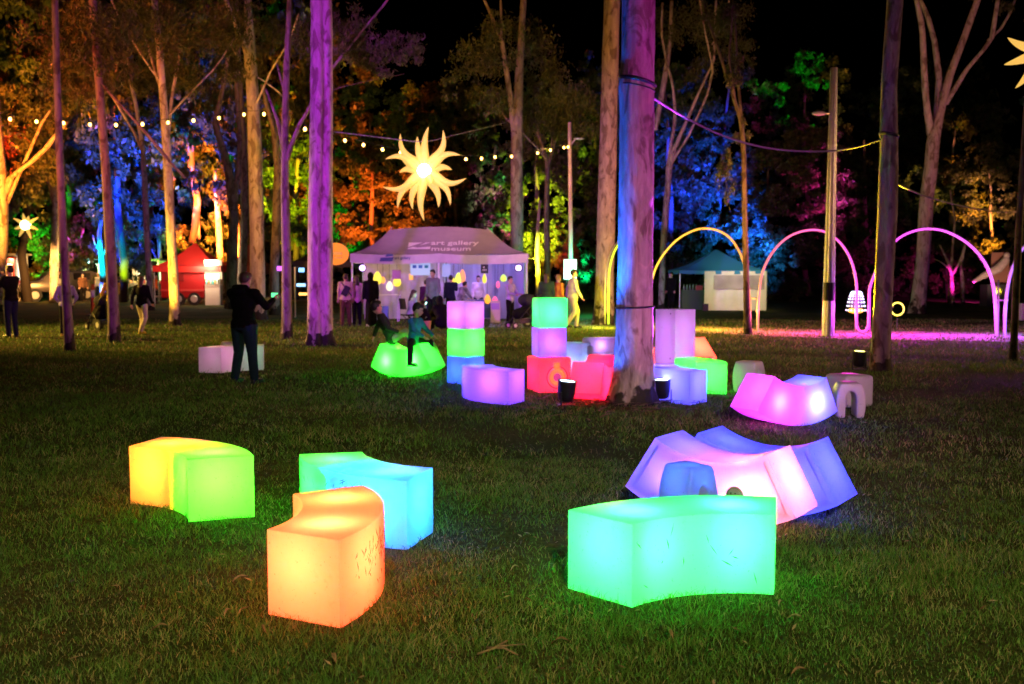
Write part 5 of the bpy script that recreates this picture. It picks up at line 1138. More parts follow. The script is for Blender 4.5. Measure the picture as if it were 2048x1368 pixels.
    if skirt: l.cone(J['pelvis'], .16, J['al'].lerp(J['ar'], .5) + Vector((0, 0, .12)), .20); l.ell(J['pelvis'], (.18, .14, .15))
    else:
        l.ell(J['pelvis'] + Vector((0, 0, -.02)), (.172 * W, .128 * W, .12))
        for s in 'lr': l.cone(J['h' + s], .096 * W, J['k' + s], .076); l.cone(J['k' + s], .074, J['a' + s] + Vector((0, 0, .0)), .064)
    obj('skirt' if skirt else 'trousers', remesh(l, vox, 3, 'trousers'), legs, root)
    for s in 'lr':
        f = MB(); a = J['a' + s]; f.cone(a + Vector((0, -.02, -.035)), .046, a + Vector((0, .15, -.045)), .038); f.box(a + Vector((0, .06, -.078)), (.085, .27, .015)); obj('shoe', remesh(f, max(.014, vox * .8), 2, 'shoe'), shoe or BLACK, root)
    if not hood:
        hm = MB(); hm.ell(hp(0, -.022, .035), (.086 * hs, .094 * hs, .108 * hs), R)
        hm.ell(hp(0, .02, .088), (.07 * hs, .08 * hs, .05 * hs), R)
        if long_hair: hm.ell(hp(0, -.065, -.10), (.085, .055, .17), R); hm.ell(hp(0, -.075, -.21), (.09, .045, .13), R)
        obj('hair', remesh(hm, vox * .8, 2, 'hair'), HAIRS[hair], root)
    if hat: hm = MB(); hm.ell(hp(0, -.01, .07), (.092, .102, .07), R); hm.box(hp(0, .12, .06), (.14, .12, .015)); obj('cap', remesh(hm, .014, 2, 'cap'), hat, root)
    for s in (-1, 1): obj('eye', MB().ell(hp(s * .031, .083, .012), (.012, .01, .009), None, 8, 6).mesh('eye', True), EYE, root)
    return root
def at_px(px, Y): return Vector((M(px - 1024, Y), Y, 0))
def gp(px, py): return G(px, py)
def hgt(p, py_top): return (P(1024, py_top, p.y).z)
WALK = dict(kl=(-.10, .16, .50), al=(-.10, .12, .09), kr=(.10, .02, .49), ar=(.10, -.24, .12), wl=(-.25, -.12, .90), el=(-.23, -.12, 1.13), wr=(.24, .18, .93), er=(.23, .06, 1.13))
STAND2 = dict(kl=(-.11, .04, .49), al=(-.13, .0, .085), ar=(.12, -.03, .085))
PHONE = dict(er=(.29, .15, 1.20), wr=(.20, .41, 1.31), el=(-.25, .13, 1.18), wl=(-.02, .42, 1.28), hl=(-.105, 0, .90), hr=(.105, 0, .90), kl=(-.14, .03, .49), al=(-.165, -.03, .085), kr=(.14, .01, .49), ar=(.165, .02, .085), head=(0, .05, 1.61), look=(0, 1, -.15), curl=1.0)
# the man with the phone, seen from behind and a little from the right
p = gp(490, 766)
man = person(p, -.58, hgt(p, 543) * 1.0, 'man in black top and jeans photographing with a phone beside the unlit white bench', cloth('black_top', (.004, .004, .005)), cloth('dark_jeans', (.012, .024, .05)), 'brown',
             dict(PHONE, sl=(-.225, 0, 1.415), sr=(.225, 0, 1.415)), vox=.013, wide=1.22)
hb = MB(); hb.ell((0, -.115, 1.44), (.14, .06, .075)); hb.cone((-.10, -.06, 1.50), .05, (.10, -.06, 1.50), .05); obj('hood', remesh(hb, .014, 2, 'hood'), cloth('black_top', (0, 0, 0)), man)
man.scale.x *= 1.18; kk = man.scale.y
ph = empty('phone', p, -.58, 'mobile phone with a green bright screen held up by the man in black', 'phone')
cph = Vector((.155, .515, 1.375)) * kk
bd = MB().box(cph, (.155, .010, .078)).build('case', BLACK, ph); MB().box(cph + Vector((0, -.0065, 0)), (.145, .003, .070)).build('screen', mat('phone_screen', (.1, .1, .1), .2, emit=(.10, .8, .25), estr=1.2), ph)
# distant visitors -------------------------------------------------------
DARK = cloth('charcoal', (.008, .007, .009)); NAVY = cloth('navy', (.02, .022, .06)); BEIGE = cloth('beige', (.52, .38, .32)); LILAC = cloth('lilac', (.40, .36, .58)); PINKC = cloth('pink', (.60, .40, .40)); YELC = cloth('mustard', (.60, .40, .05)); CREAM = cloth('cream', (.72, .62, .60)); ORC = cloth('orange', (.55, .22, .03)); GRN = cloth('forest', (.03, .06, .035)); TEE = cloth('pale_khaki', (.45, .45, .32)); PLUM = cloth('plum', (.10, .02, .09)); WHITEC = cloth('white', (.75, .73, .72)); BROWN = cloth('brown_jacket', (.12, .06, .04))
WHITE_SHOE = mat('white_shoe', (.75, .7, .68), .6); YEL_SHOE = mat('yellow_shoe', (.75, .5, .06), .6)
CAMP = dict(er=(.26, .12, 1.2), wr=(.12, .32, 1.5), el=(-.26, .12, 1.2), wl=(-.10, .32, 1.5), look=(0, 1, .05), curl=1.0)
def pers(px, feet, topy, face, label, top, legs, **kw):
    p = gp(px, feet); return person(p, face, hgt(p, topy), label, top, legs, **kw)
lm = pers(24, 675, 530, 1.2, 'man in a dark jacket and purplish jeans raising a camera at the left picture edge', DARK, NAVY, hair='black', pose=CAMP, wide=1.12)
cmr = empty('camera', lm.location, 1.2, 'black camera held to the face of the man at the left picture edge', 'camera'); kk = lm.scale.x
MB().box(Vector((0, .40, 1.56)) * kk, (.14, .06, .10)).build('camera_body', BLACK, cmr); MB().tube([Vector((0, .43, 1.56)) * kk, Vector((0, .53, 1.56)) * kk], .035, 12).build('lens', BLACK, cmr)
pers(134, 672, 553, .25, 'woman in a lilac jumper and black trousers standing right behind a slender trunk', LILAC, DARK, hair='fair', long_hair=True, shoe=YEL_SHOE, pose=dict(STAND2, el=(-.30, .02, 1.15), wl=(-.20, .14, .98), er=(.30, .02, 1.15), wr=(.20, .14, .98)), wide=1.15)
pers(226, 662, 548, .7, 'person in a mustard jacket pushing a pram behind a leaning trunk', YELC, DARK, hair='black', pose=dict(er=(.24, .18, 1.16), wr=(.18, .40, 1.05), el=(-.24, .18, 1.16), wl=(-.18, .40, 1.05), curl=1.2))
pers(285, 669, 552, -.25, 'woman with long dark hair in pale trousers walking away', DARK, CREAM, hair='brown', long_hair=True, pose=WALK, shoe=YEL_SHOE, wide=1.05)
bp = pers(692, 653, 547, .2, 'person in a beige jacket with a dark cross body bag beside the purple trunk', BEIGE, BROWN, hair='brown', pose=STAND2, wide=1.15)
MB().box((.0, -.16, 1.18), (.20, .09, .34), Matrix.Rotation(.5, 3, 'Y')).build('bag', BLACK, bp); MB().tube([(-.14, -.13, 1.47), (-.02, -.15, 1.3), (.12, -.16, 1.10), (.19, -.05, 1.02)], .018, 6).build('bag_strap', BLACK, bp)
pers(714, 652, 551, .5, 'woman in a pink coat and black trousers left of the black hooded person', PINKC, DARK, hair='brown', long_hair=True)
pers(742, 653, 545, .3, 'person in a long black hooded robe and white shoes at the left of the marquee', DARK, DARK, hood=True, skirt=True, shoe=WHITE_SHOE, wide=1.05)
SIT = dict(head=(0, .10, 1.12), neck=(0, .05, .98), chest=(0, .03, .80), waist=(0, .0, .60), pelvis=(0, -.02, .48), sl=(-.18, .04, .93), sr=(.18, .04, .93), el=(-.21, .14, .68), er=(.21, .14, .68), wl=(-.12, .36, .62), wr=(.12, .36, .62), hl=(-.09, .02, .47), hr=(.09, .02, .47), kl=(-.10, .42, .47), kr=(.10, .42, .47), al=(-.10, .46, .085), ar=(.10, .46, .085), look=(0, 1, -.3), curl=1.2)
sp = person(at_px(822, 31.5), -1.1, 1.62, 'seated person lit green looking at a bright device in front of the marquee', cloth('mint', (.35, .6, .42)), PINKC, hair='brown', pose=SIT, long_hair=True)
ch = empty('folding_chair', sp.location + Vector((-.03, .0, 0)), -1.1, 'black folding chair under the seated green lit person', 'chair')
MB().box((0, -.02, .37), (.46, .44, .04)).build('seat', BLACK, ch); MB().box((0, -.25, .72), (.46, .04, .34), Matrix.Rotation(.12, 3, 'X')).build('backrest', BLACK, ch)
for sx in (-1, 1):
    MB().tube([(sx * .22, .2, 0), (sx * .22, -.2, .39)], .014, 6).build('leg', BLACK, ch); MB().tube([(sx * .22, -.24, 0), (sx * .22, .16, .39)], .014, 6).build('leg', BLACK, ch)
dv = empty('tablet', sp.location, -1.1, 'bright cyan white device in the hands of the seated green lit person', 'tablet'); MB().box((0, .44, .70), (.22, .03, .15), Matrix.Rotation(-.7, 3, 'X')).build('screen', mat('tablet_screen', (.5, .6, .6), .2, emit=(.35, 1, .85), estr=2.6), dv)
lamp('screen_light', 'POINT', (0, .36, .85), (.1, 1, .45), 7, dv, .08)
pers(852, 644, 560, .4, 'person in a plum jacket left of the middle tent leg holding an orange lantern', PLUM, NAVY, hair='black', pose=dict(er=(.24, .14, 1.15), wr=(.26, .38, 1.1)))
person(at_px(866, 32.6), 2.6, 1.80, 'tall man with short dark hair behind the plum jacket person', cloth('dusk_grey', (.13, .11, .16)), DARK, hair='black', skin=SKIN_D)
person(at_px(902, 34.0), .3, 1.62, 'visitor in a navy top at the exhibit table below the lantern cluster', NAVY, DARK, hair='black', pose=dict(er=(.24, .14, 1.2), wr=(.18, .36, 1.3)))
person(at_px(921, 33.6), -.9, 1.48, 'visitor in a grey patterned top bending to the exhibit table', cloth('grey_pattern', (.22, .2, .3), .5), DARK, hair='black', pose=dict(head=(0, .22, 1.52), neck=(0, .15, 1.40), chest=(0, .09, 1.23), sl=(-.18, .12, 1.36), sr=(.18, .12, 1.36), el=(-.22, .25, 1.13), er=(.22, .25, 1.13), wl=(-.15, .44, 1.0), wr=(.15, .44, 1.0)))
person(at_px(957, 35.2), 3.0, 1.60, 'woman with tied dark hair in a pale top facing out behind the exhibit table', cloth('pale_blouse', (.55, .45, .5)), NAVY, hair='black')
pers(1020, 652, 552, -2.2, 'visitor in a lilac shirt and black trousers beside the dark pram', cloth('lilac_shirt', (.38, .30, .55)), DARK, hair='black', pose=dict(er=(.25, .12, 1.15), wr=(.16, .34, 1.1), el=(-.25, .1, 1.15), wl=(-.18, .3, 1.12)))
pers(1093, 656, 546, -.2, 'person in a dark green coat between the marquee and the orange jacket walker', GRN, DARK, hair='brown', long_hair=True, wide=1.2)
pers(1116, 656, 549, -.9, 'person in an orange jacket just left of the yellow lit walking man', ORC, BROWN, hair='fair', wide=1.1, pose=STAND2)
pers(1146, 657, 538, -1.35, 'man lit yellow walking to the right in front of the glowing sign', TEE, cloth('khaki_trousers', (.40, .38, .22)), hair='black', pose=WALK, wide=1.12)
person(at_px(1342, 46), 2.4, 1.72, 'person in a dark jacket with a pale scarf standing left of the blue roofed gazebo', DARK, DARK, hair='black', vox=.025)
for a in ((199, 60, 545, WHITEC, NAVY, 'person with a white cap and pale shirt near the traffic post', WHITEC), (167, 58, 546, BROWN, DARK, 'person in a brown jacket beside the rear of the parked four wheel drive', None), (255, 61, 550, PINKC, BROWN, 'person in a pink top between two trunks in front of the amber stall', None), (312, 55, 548, ORC, DARK, 'person in an orange top standing left of the red trailer', None), (243, 59, 553, DARK, DARK, 'dark clothed person right behind the mustard jacket person', None)):
    person(at_px(a[0], a[1]), a[0] * .7, P(0, a[2], a[1]).z, a[5], a[3], a[4], hair='black', vox=.03, hat=a[6], group='far visitors among the stalls')
# children on the green rocker
CH = dict(head=(0, .10, 1.18), neck=(0, .05, 1.00), chest=(0, .03, .80), waist=(0, .0, .62), pelvis=(0, -.02, .48), sl=(-.19, .04, .93), sr=(.19, .04, .93), el=(-.26, .16, .74), er=(.26, .16, .74), wl=(-.22, .36, .60), wr=(.24, .38, .60), hl=(-.10, .0, .47), hr=(.10, .0, .47), kr=(.40, .14, .46), al=(-.14, .36, .05), ar=(.42, .14, .04), kl=(-.13, .34, .46), look=(-.35, 1, -.35), curl=.3)
cz = .30
c1 = person(Vector((-1.60, 16.30, cz - .07)), -2.0, 1.28, 'child in a blue jumper and dark trousers sitting on the bright green rocker', cloth('blue_jumper', (.025, .17, .32)), DARK, hair='black', pose=CH, vox=.016, child=True, group='children on the green rocker')
CH2 = dict(head=(-.10, -.30, 1.16), neck=(-.07, -.22, 1.02), chest=(-.03, -.14, .82), waist=(0, -.05, .62), pelvis=(0, .02, .48), sl=(-.22, -.16, .97), sr=(.13, -.20, .95), el=(-.34, -.26, .74), er=(.26, -.10, .72), wl=(-.34, -.34, .52), wr=(.26, .14, .64), hl=(-.09, .05, .47), hr=(.09, .05, .47), kl=(-.12, .34, .62), kr=(.12, .32, .64), al=(-.10, .58, .32), ar=(.12, .56, .34), look=(-.3, 1, .1))
c2 = person(Vector((-2.02, 16.62, cz - .06)), -1.35, 1.32, 'child in a black printed jacket leaning back on the left end of the green rocker', cloth('printed_black', (.03, .03, .035), .2), cloth('grey_leggings', (.42, .40, .46)), hair='black', pose=CH2, vox=.016, child=True, group='children on the green rocker')
# crouching dark figures in front of the marquee
CR = dict(head=(0, .18, .86), neck=(0, .10, .74), chest=(0, .04, .55), waist=(0, -.04, .38), pelvis=(0, -.08, .22), sl=(-.19, .06, .68), sr=(.19, .06, .68), el=(-.26, .22, .44), er=(.26, .22, .44), wl=(-.10, .38, .40), wr=(.10, .38, .40), hl=(-.10, -.04, .22), hr=(.10, -.04, .22), kl=(-.18, .30, .42), kr=(.18, .30, .42), al=(-.14, .36, .085), ar=(.14, .36, .085), look=(0, 1, -.3))
person(at_px(884, 29.0), .5, 1.8, 'person in a dark hooded jacket sitting on the grass left of the pale pink cube', DARK, DARK, hood=True, pose=CR, wide=1.35, vox=.025)
person(at_px(838, 28.6), -.6, 1.6, 'dark clothed person sitting on the grass behind the child in blue', DARK, DARK, hair='black', pose=CR, wide=1.3, vox=.025)
# prams
def pram(loc, rz, label):
    root = empty('pram', loc, rz, label, 'pram', 'prams'); k = MB()
    for s in (-1, 1):
        k.tube([(s * .24, .42, .14), (s * .24, .05, .52), (s * .22, -.42, .98), (s * .20, -.52, 1.02)], .014, 6); k.tube([(s * .25, -.30, .17), (s * .24, .05, .52)], .014, 6)
    k.tube([(-.20, -.52, 1.02), (.20, -.52, 1.02)], .016, 6); k.tube([(-.25, -.30, .17), (.25, -.30, .17)], .012, 6); k.build('frame', BLACK, root, True)
    s_ = MB(); s_.cone((0, .22, .45), .17, (0, -.08, .50), .19); s_.cone((0, -.10, .52), .19, (0, -.22, .82), .17); obj('seat', remesh(s_, .03, 2, 'seat'), DARK, root)
    c_ = MB(); c_.ell((0, -.12, .86), (.25, .30, .20)); obj('canopy', remesh(c_, .03, 2, 'canopy'), cloth('pram_canopy', (.03, .03, .035)), root)
    bk = MB().box((0, -.02, .24), (.36, .46, .14)).build('basket', BLACK, root)
    for x, y, r in ((-.27, -.30, .17), (.27, -.30, .17), (-.22, .42, .11), (.22, .42, .11)):
        w_ = MB().tube([(x + .025 * math.cos(0), y, r), (x - .025, y, r)], [r, r], 16).build('wheel', BLACK, root); MB().tube([(x + .03, y, r), (x - .03, y, r)], [r * .5, r * .5], 12).build('hub', STEEL, w_)
pram(gp(203, 660), .9, 'black pram on the grass left of the leaning trunk'); pram(gp(1047, 657), 2.1, 'dark pram at the right tent leg of the marquee')
# small cup on the grass
o = MB().tube([(0, 0, 0), (0, 0, .30), (0, 0, .32)], [.10, .14, .145], 14).build('bucket', mat('peach_bucket', (.55, .25, .16), .6), None, True); o.location = gp(853, 664); tag(o, 'small peach coloured bucket on the grass beside the sitting dark figure', 'bucket')
# ---------------------------------------------------------------- the dark wood behind, lit here and there by coloured ground lamps
CROWNS = []
for k in range(5):
    r = np.random.default_rng(100 + k); cl = []
    for i in range(34):
        d = r.normal(0, 1, 3); d /= np.linalg.norm(d); q = d * r.uniform(.25, .95) ** .6; s = r.uniform(.18, .36)
        cl.append(((q[0], q[1], q[2] * 1.0), (s, s, s * r.uniform(.6, 1.0))))
    me = leaf_mesh(cl, 9000, .076, 200 + k, .4, .52); me.materials.append(FIG if k % 2 else GUM); CROWNS.append(me)
BG_TRUNKS = []
for k in range(3):
    r = random.Random(k); pts = [(0, 0, -.05)]; 
    for i in range(1, 7): pts.append((pts[-1][0] + r.uniform(-.035, .035), r.uniform(-.02, .02), i / 6))
    me = trunk_mesh(pts, [.017, .015, .013, .012, .010, .008, .004], 8, 0, .05, k, False, .1); me.materials.append(BARK_GREY if k != 1 else BARK_DARK); BG_TRUNKS.append(me)
def bg_tree(px, Y, h, cw, label, blobs, k, group='dark trees of the wood behind the lawn', name='tree', cat='tree'):
    root = empty(name, (M(px - 1024, Y), Y, 0), 0, label, cat, group)
    if h > 3.5:
        t = obj('trunk', BG_TRUNKS[k % 3], None, root, None, (0, 0, k * 1.7)); t.scale = (h * .9, h * .9, h * .9)
    for i, (x, y, z, rx, rz_) in enumerate(blobs):
        o = obj('crown', CROWNS[(k + i) % 5], None, root, (x, y, z), (0, 0, k * 2.1 + i * 1.3)); o.scale = (rx, rx, rz_)
    return root
def blobs_tall(h, cw, k):
    r = random.Random(k * 13 + 5); z0 = h * .30
    return [(r.uniform(-.3, .3) * cw, r.uniform(-.4, .4), z0 + (h - z0) * .25, cw * .85, (h - z0) * .38), (r.uniform(-.4, .4) * cw, r.uniform(-.5, .5), z0 + (h - z0) * .72, cw * .75, (h - z0) * .36)]
TREES = [  # px, Y, height, crown half width, label
    (-60, 52, 17, 5.0, 'orange lit leafy tree beyond the left picture edge'), (60, 58, 19, 5.2, 'rust red lit tree high above the small star lantern'), (150, 66, 20, 5.5, 'dark olive tree above the parked four wheel drive'),
    (245, 57, 17, 4.4, 'tree with bright blue lit leaves right of the leaning purple trunk'), (310, 72, 22, 6.0, 'tall dim brown tree above the blue lit leaves'), (395, 64, 19, 4.8, 'tree lit orange behind the red gazebo'),
    (455, 70, 22, 5.0, 'tall tree glowing ember red left of the yellow gum'), (440, 84, 24, 6.0, 'dim tree with a green lit upper side left of the yellow gum'), (590, 62, 15, 3.8, 'tree with yellow lit leaves between the forked and the vivid purple trunks'), (660, 74, 20, 5.5, 'dim tree with green speckled leaves right of the vivid purple trunk'),
    (745, 58, 12, 4.4, 'tree with ember orange leaves left of the star lantern above the marquee'), (830, 80, 17, 6.0, 'black tree mass right behind the star lantern'), (910, 66, 13, 4.2, 'dark green tree between the star lantern and the brown gum'),
    (985, 62, 13, 3.6, 'tree with a magenta lit flank above the right of the marquee roof'), (1070, 56, 12, 3.8, 'tree glowing yellow green behind the brown gum'), (1175, 64, 14, 4.4, 'dark teal tree behind the glowing sign'),
    (1260, 76, 18, 5.5, 'dark tree hidden mostly behind the large gum'), (1345, 60, 13.5, 4.2, 'tree lit deep blue inside the orange arch above the gazebo'), (1430, 64, 15, 4.6, 'tree lit bright blue above the blue roofed gazebo'),
    (1530, 56, 9, 3.6, 'low tree lit cyan blue just right of the blue roofed gazebo'), (1620, 74, 17, 5.2, 'dark tree faintly green lit at its top behind the tall steel pole'), (1655, 60, 10.5, 3.6, 'tree speckled magenta inside the magenta arch'),
    (1760, 78, 17, 5.5, 'black tree behind the bent dark trunk'), (1900, 64, 12, 3.8, 'tree lit amber behind the pale fan shaped gum'), (1985, 58, 8.5, 3.0, 'tree lit pinkish brown at the far right'), (2090, 66, 15, 5.0, 'dark tree at the right picture edge'), (1830, 86, 20, 6.0, 'farthest dark tree between the right hand trunks'), (-10, 78, 24, 6.5, 'tall dark tree behind the left edge gum'), (560, 90, 26, 6.5, 'tallest dark tree behind the yellow gum and purple trunk')]
for k, (px, Y, h, cw, lab) in enumerate(TREES): bg_tree(px, Y, h, cw, lab, blobs_tall(h, cw, k), k)
SHRUBS = [(105, 67, 3.4, 2.6, 'bright green lit bush behind the white stall'), (30, 66, 3.0, 2.8, 'orange lit bush behind the far left stalls'), (215, 62, 3.0, 2.6, 'low bush lit blue beside the cyan trunk'), (165, 64, 3.2, 2.2, 'bush lit magenta and violet above the parked car'), (325, 64, 3.4, 2.4, 'lime lit bush left of the red gazebo'), (440, 66, 3.4, 2.8, 'orange lit bush behind the red gazebo'), (600, 66, 3.4, 2.8, 'yellow lit bush behind the black tent'), (690, 66, 3.8, 3.0, 'green lit bush between the purple trunk and the ember tree'),
    (790, 64, 3.2, 3.2, 'dark bush behind the left half of the marquee roof'), (900, 66, 3.2, 3.2, 'dark bush behind the right half of the marquee roof'), (1000, 60, 3.0, 2.6, 'magenta tinted bush at the right corner of the marquee roof'), (1085, 58, 3.0, 2.4, 'yellow green bush behind the dark green coat person'), (1110, 54, 2.6, 1.8, 'red lit bush left of the lamp post'), (1185, 58, 2.8, 2.6, 'teal bush right of the glowing sign'), (1310, 62, 2.8, 2.8, 'dark bush left of the blue roofed gazebo'), (1440, 58, 3.0, 2.6, 'blue bush straight behind the blue roofed gazebo'), (1560, 60, 2.4, 2.6, 'cyan tinted bush under the second arch'),
    (1650, 66, 2.6, 3.0, 'dark bush behind the foot of the steel pole'), (1760, 70, 2.6, 3.2, 'dark bush behind the bent trunk'), (1880, 66, 2.4, 2.8, 'maroon tinted bush by the magenta lit trunk'), (1990, 64, 2.4, 2.6, 'dark bush at the far right by the pale sculpture'), (520, 74, 4.0, 3.2, 'dim bush behind the yellow gum')]
for k, (px, Y, rz_, rx, lab) in enumerate(SHRUBS): bg_tree(px, Y, 2, rx, lab, [(0, 0, rz_ * .75, rx, rz_)], k + 3, 'bushes along the edge of the wood', 'bush', 'bush')
# slim lit trunks inside the wood
def far_trunk(px, Y, pix, label, m=BARK_PALE, limbs=()): return px_tree('tree', (px, 560, Y), pix, m, label, 'tree', 'lit bare trunks in the wood', limbs, nseg=10, seed=px % 17)
far_trunk(206, 55, [(206, 606, 15), (206, 560, 13), (203, 510, 12), (198, 470, 9), (203, 440, 6)], 'crooked trunk lit cyan beside the leaning purple trunk', limbs=[(0, [(204, 520, 5), (215, 490, 4), (222, 470, 3)]), (0, [(203, 505, 5), (190, 490, 4), (186, 470, 3)])])
far_trunk(245, 58, [(246, 604, 8), (244, 560, 7), (242, 520, 6), (240, 470, 5)], 'thin trunk lit royal blue right of the leaning purple trunk')
far_trunk(1075, 50, [(1075, 613, 9), (1076, 560, 9), (1074, 500, 8), (1077, 430, 6), (1080, 400, 5)], 'trunk glowing yellow between the marquee and the thin forked tree', limbs=[(0, [(1075, 520, 5), (1060, 515, 4), (1045, 522, 3)])])
far_trunk(1905, 52, [(1905, 610, 10), (1904, 580, 8), (1903, 550, 7), (1895, 520, 6), (1880, 490, 4)], 'short forked trunk lit hot magenta near the right arch', limbs=[(0, [(1904, 550, 6), (1922, 520, 5), (1930, 485, 3)]), (0, [(1900, 540, 5), (1885, 525, 4), (1868, 518, 3)])])
far_trunk(1926, 53, [(1926, 608, 8), (1925, 570, 8), (1922, 530, 6), (1930, 490, 4)], 'short trunk lit yellow right of the hot magenta trunk')
far_trunk(160, 64, [(160, 598, 9), (160, 540, 8), (163, 490, 7), (168, 440, 5)], 'trunk lit violet behind the parked car', limbs=[(0, [(161, 530, 5), (147, 510, 4), (140, 480, 3)])])
far_trunk(184, 66, [(185, 596, 9), (184, 540, 8), (180, 500, 7), (172, 470, 5)], 'trunk lit scarlet between violet and cyan trunks')
far_trunk(322, 63, [(320, 598, 9), (322, 540, 9), (318, 480, 8), (320, 430, 6)], 'trunk lit lime green left of the red gazebo', limbs=[(0, [(321, 530, 5), (305, 505, 4), (300, 480, 3)])])
far_trunk(440, 64, [(442, 600, 16), (441, 540, 14), (438, 460, 12), (432, 380, 8), (430, 340, 5)], 'trunk with peeling bark lit orange behind the red gazebo')
far_trunk(402, 65, [(402, 598, 11), (400, 540, 10), (396, 460, 8), (392, 360, 6)], 'slim trunk lit amber right of the gazebo peak')
far_trunk(478, 64, [(479, 600, 18), (478, 540, 16), (474, 460, 12), (470, 410, 7)], 'stout trunk lit salmon orange beside the yellow gum')
far_trunk(1890, 56, [(1898, 545, 5), (1905, 500, 5), (1910, 440, 4), (1900, 380, 3)], 'thin amber lit stem under the amber tree')
far_trunk(1730, 70, [(1735, 594, 10), (1733, 500, 9), (1730, 380, 7), (1728, 280, 5)], 'dim dark stem behind the low neon loop', BARK_DARK)

def wash(px, py, Y, col, watts, ang=36, dpx=0, back=9, h=.6, blend=.75):
    t = P(px, py, Y); a = Vector((t.x + M(dpx, Y), t.y - back, h)); spot('tree_uplight', a, t, col, watts * 3.2, ang, blend, .15)
R_, O_, A_, Y_, L_, G_, T_, B_, V_, MG = (1, .03, .006), (1, .16, .01), (1, .36, .03), (1, .75, .01), (.5, 1, .01), (.01, 1, .04), (.0, .60, .9), (.002, .03, 1), (.30, .05, 1), (1, .02, .55)
for a in (  # where the coloured beams of the ground lamps land
    (45, 150, 56, R_, 14000, 26), (50, 300, 50, O_, 12000, 26), (10, 400, 43, A_, 3000, 50, -30, 6), (40, 270, 44, O_, 2600, 40, -10, 7), (85, 270, 44, O_, 1500, 30, 0, 7), (60, 125, 54, MG, 1500, 16), (50, 140, 25.5, (1, .05, .01), 650, 40, 0, 6), (140, 60, 25.5, (1, .13, .015), 220, 50, 0, 6), (300, 90, 31, (1, .17, .02), 240, 50, 0, 7), (105, 495, 66, G_, 1300, 70, 0, 3.2), (40, 520, 65, O_, 2200, 26),
    (165, 480, 63, V_, 2000, 14), (185, 490, 64, R_, 1700, 12), (172, 440, 64, MG, 1300, 14), (205, 515, 55, T_, 3600, 20, 0, 6), (245, 560, 58, (.05, .15, 1), 700, 16, 0, 5),
    (255, 380, 55, B_, 28000, 32, 20, 12), (235, 480, 60, B_, 12000, 24), (290, 330, 56, B_, 9000, 18), (322, 480, 62, L_, 2600, 20), (400, 420, 64, O_, 7500, 46, 0, 5, 1.5), (437, 420, 64, (1, .15, .03), 8000, 64, 0, 4.5, 1.5), (474, 450, 64, O_, 5200, 60, 0, 4.5, 1.5), (440, 380, 66, A_, 2200, 30, 0, 6, 2),
    (470, 330, 68, O_, 3500, 22), (405, 250, 62, T_, 900, 14), (490, 300, 82, G_, 5000, 20), (370, 180, 66, T_, 2500, 16), (150, 130, 62, (1, .25, .03), 1500, 20), (260, 40, 62, (1, .3, .06), 1600, 18), (400, 60, 62, (1, .3, .04), 3000, 26),
    (585, 380, 60, Y_, 8500, 26), (575, 470, 64, Y_, 4500, 24), (690, 460, 64, G_, 3600, 18), (660, 330, 72, G_, 3000, 18), (755, 430, 57, (1, .13, .01), 9000, 30, 0, 10), (720, 400, 57, (1, .10, .01), 4200, 26),
    (1000, 430, 60, MG, 4200, 18), (975, 400, 61, (1, .6, .8), 1500, 16), (1072, 430, 55, (.85, 1, .02), 8500, 26, 0, 9), (1075, 540, 50, Y_, 1100, 20, 0, 5), (1110, 510, 53, R_, 1800, 16), (1000, 300, 60, (.1, 1, .3), 1500, 18), (975, 330, 62, MG, 900, 14),
    (1150, 470, 62, (.0, .6, .35), 2500, 24), (1385, 290, 58, B_, 13000, 30, 0, 12), (1430, 350, 61, (.003, .04, 1), 17000, 30, 0, 12), (1335, 430, 58, B_, 8000, 24), (1520, 530, 54, (.005, .14, 1), 7500, 26, 0, 9), (1480, 420, 58, (.005, .07, 1), 8000, 24),
    (1650, 410, 58, MG, 3800, 22), (1660, 330, 59, (.9, .05, .8), 3500, 16), (1600, 110, 72, G_, 4500, 16), (1545, 130, 72, G_, 2500, 16), (1905, 370, 62, (1, .30, .03), 5500, 22), (1900, 250, 62, A_, 3000, 16), (1990, 430, 56, (1, .35, .2), 3200, 20),
    (1903, 560, 52, MG, 700, 22, 0, 4), (1926, 540, 53, Y_, 420, 16, 10, 4), (1900, 590, 60, MG, 900, 40, 0, 6), (150, 90, 40, (1, .35, .08), 900, 50, 0, 10, 2)):
    wash(*a)
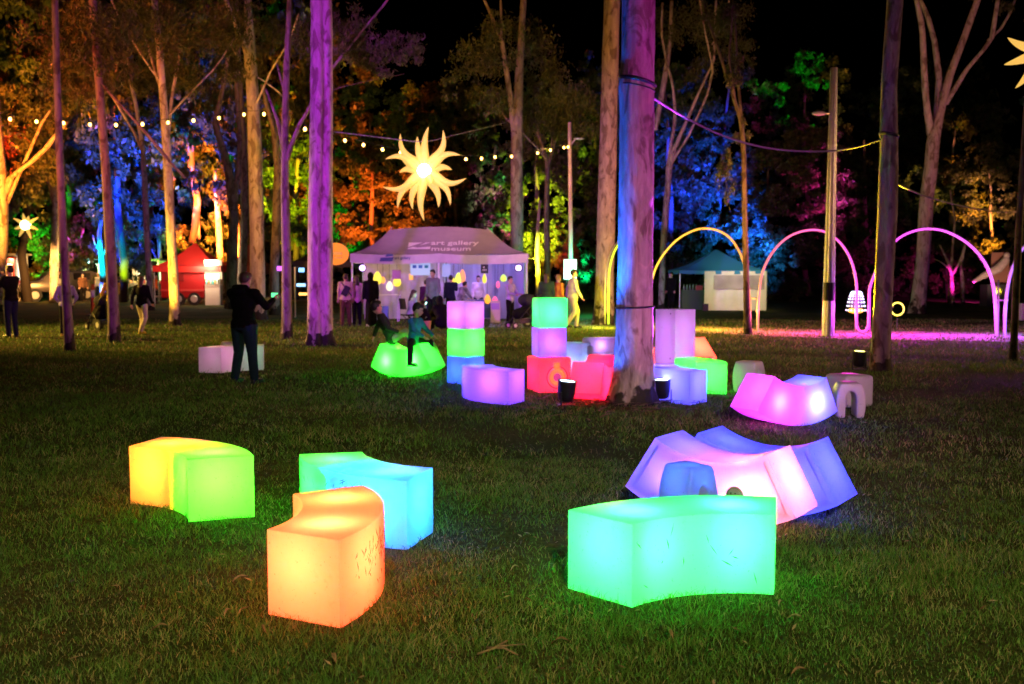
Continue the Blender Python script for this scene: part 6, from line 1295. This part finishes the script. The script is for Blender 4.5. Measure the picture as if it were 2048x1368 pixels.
spot('trunk_uplight', (-11.5, 29.5, .4), (-8.3, 35.5, 4.5), (1, .46, .03), 1500, 60, .7, .1)
spot('trunk_uplight', (-13.2, 30.5, .4), (-11.0, 32.6, 5), (1, .50, .04), 420, 60, .7, .1)
# warm floods that brush the trunks and crowns from the left and right sides of the wood
spot('wood_flood', (-30, 22, 3), (-10, 33, 8), (1, .42, .05), 4500, 44, .9, .2)
spot('wood_flood', (-16, 14, 1.0), (-9, 32, 11), (1, .30, .05), 3200, 60, .9, .2)
spot('wood_flood', (6, 20, .6), (1.5, 42, 10), (1, .42, .07), 3600, 50, .9, .2)
spot('wood_flood', (12, 18, .6), (9, 44, 12), (1, .36, .10), 1500, 46, .9, .2)
spot('wood_flood', (24, 26, .6), (19, 44, 10), (1, .38, .25), 1600, 44, .9, .2)
# pale seated sculpture and box on the far right lawn
root = empty('sculpture', (M(1990 - 1024, 50), 50, 0), 0, 'pale reclining sculpture on a dark stand behind the violet arch legs', 'sculpture')
s_ = MB(); s_.cone((-.7, 0, 1.5), .16, (.1, 0, 1.9), .24); s_.cone((.1, 0, 1.9), .24, (.45, 0, 2.3), .20); s_.cone((-.7, 0, 1.5), .15, (-1.1, 0, 1.25), .10); s_.cone((.45, 0, 2.3), .1, (.5, 0, 2.55), .16)
obj('figure', remesh(s_, .04, 3, 'figure'), mat('pale_stone', (.6, .5, .42), .7, var=.1), root)
MB().box((0, 0, .55), (1.2, .8, 1.1)).build('stand', mat('dark_stand', (.04, .04, .045), .6), root); MB().box((.35, .35, 1.9), (.9, .06, 1.6)).build('back_panel', mat('amber_panel', (.4, .2, .12), .6), root)
spot('sculpture_light', (root.location.x - 1.5, 46, .5), (root.location.x, 50, 1.8), (1, .55, .4), 260, 40, .8, .1)
o = MB().box((0, 0, .3), (.6, .6, .6)).build('crate', mat('pale_crate', (.6, .55, .6), .6)); bevelled(o.data, .03, 2); p = G(2046, 640); o.location = (p.x + .1, p.y, 0); tag(o, 'pale box on the lawn cut by the right picture edge', 'box')
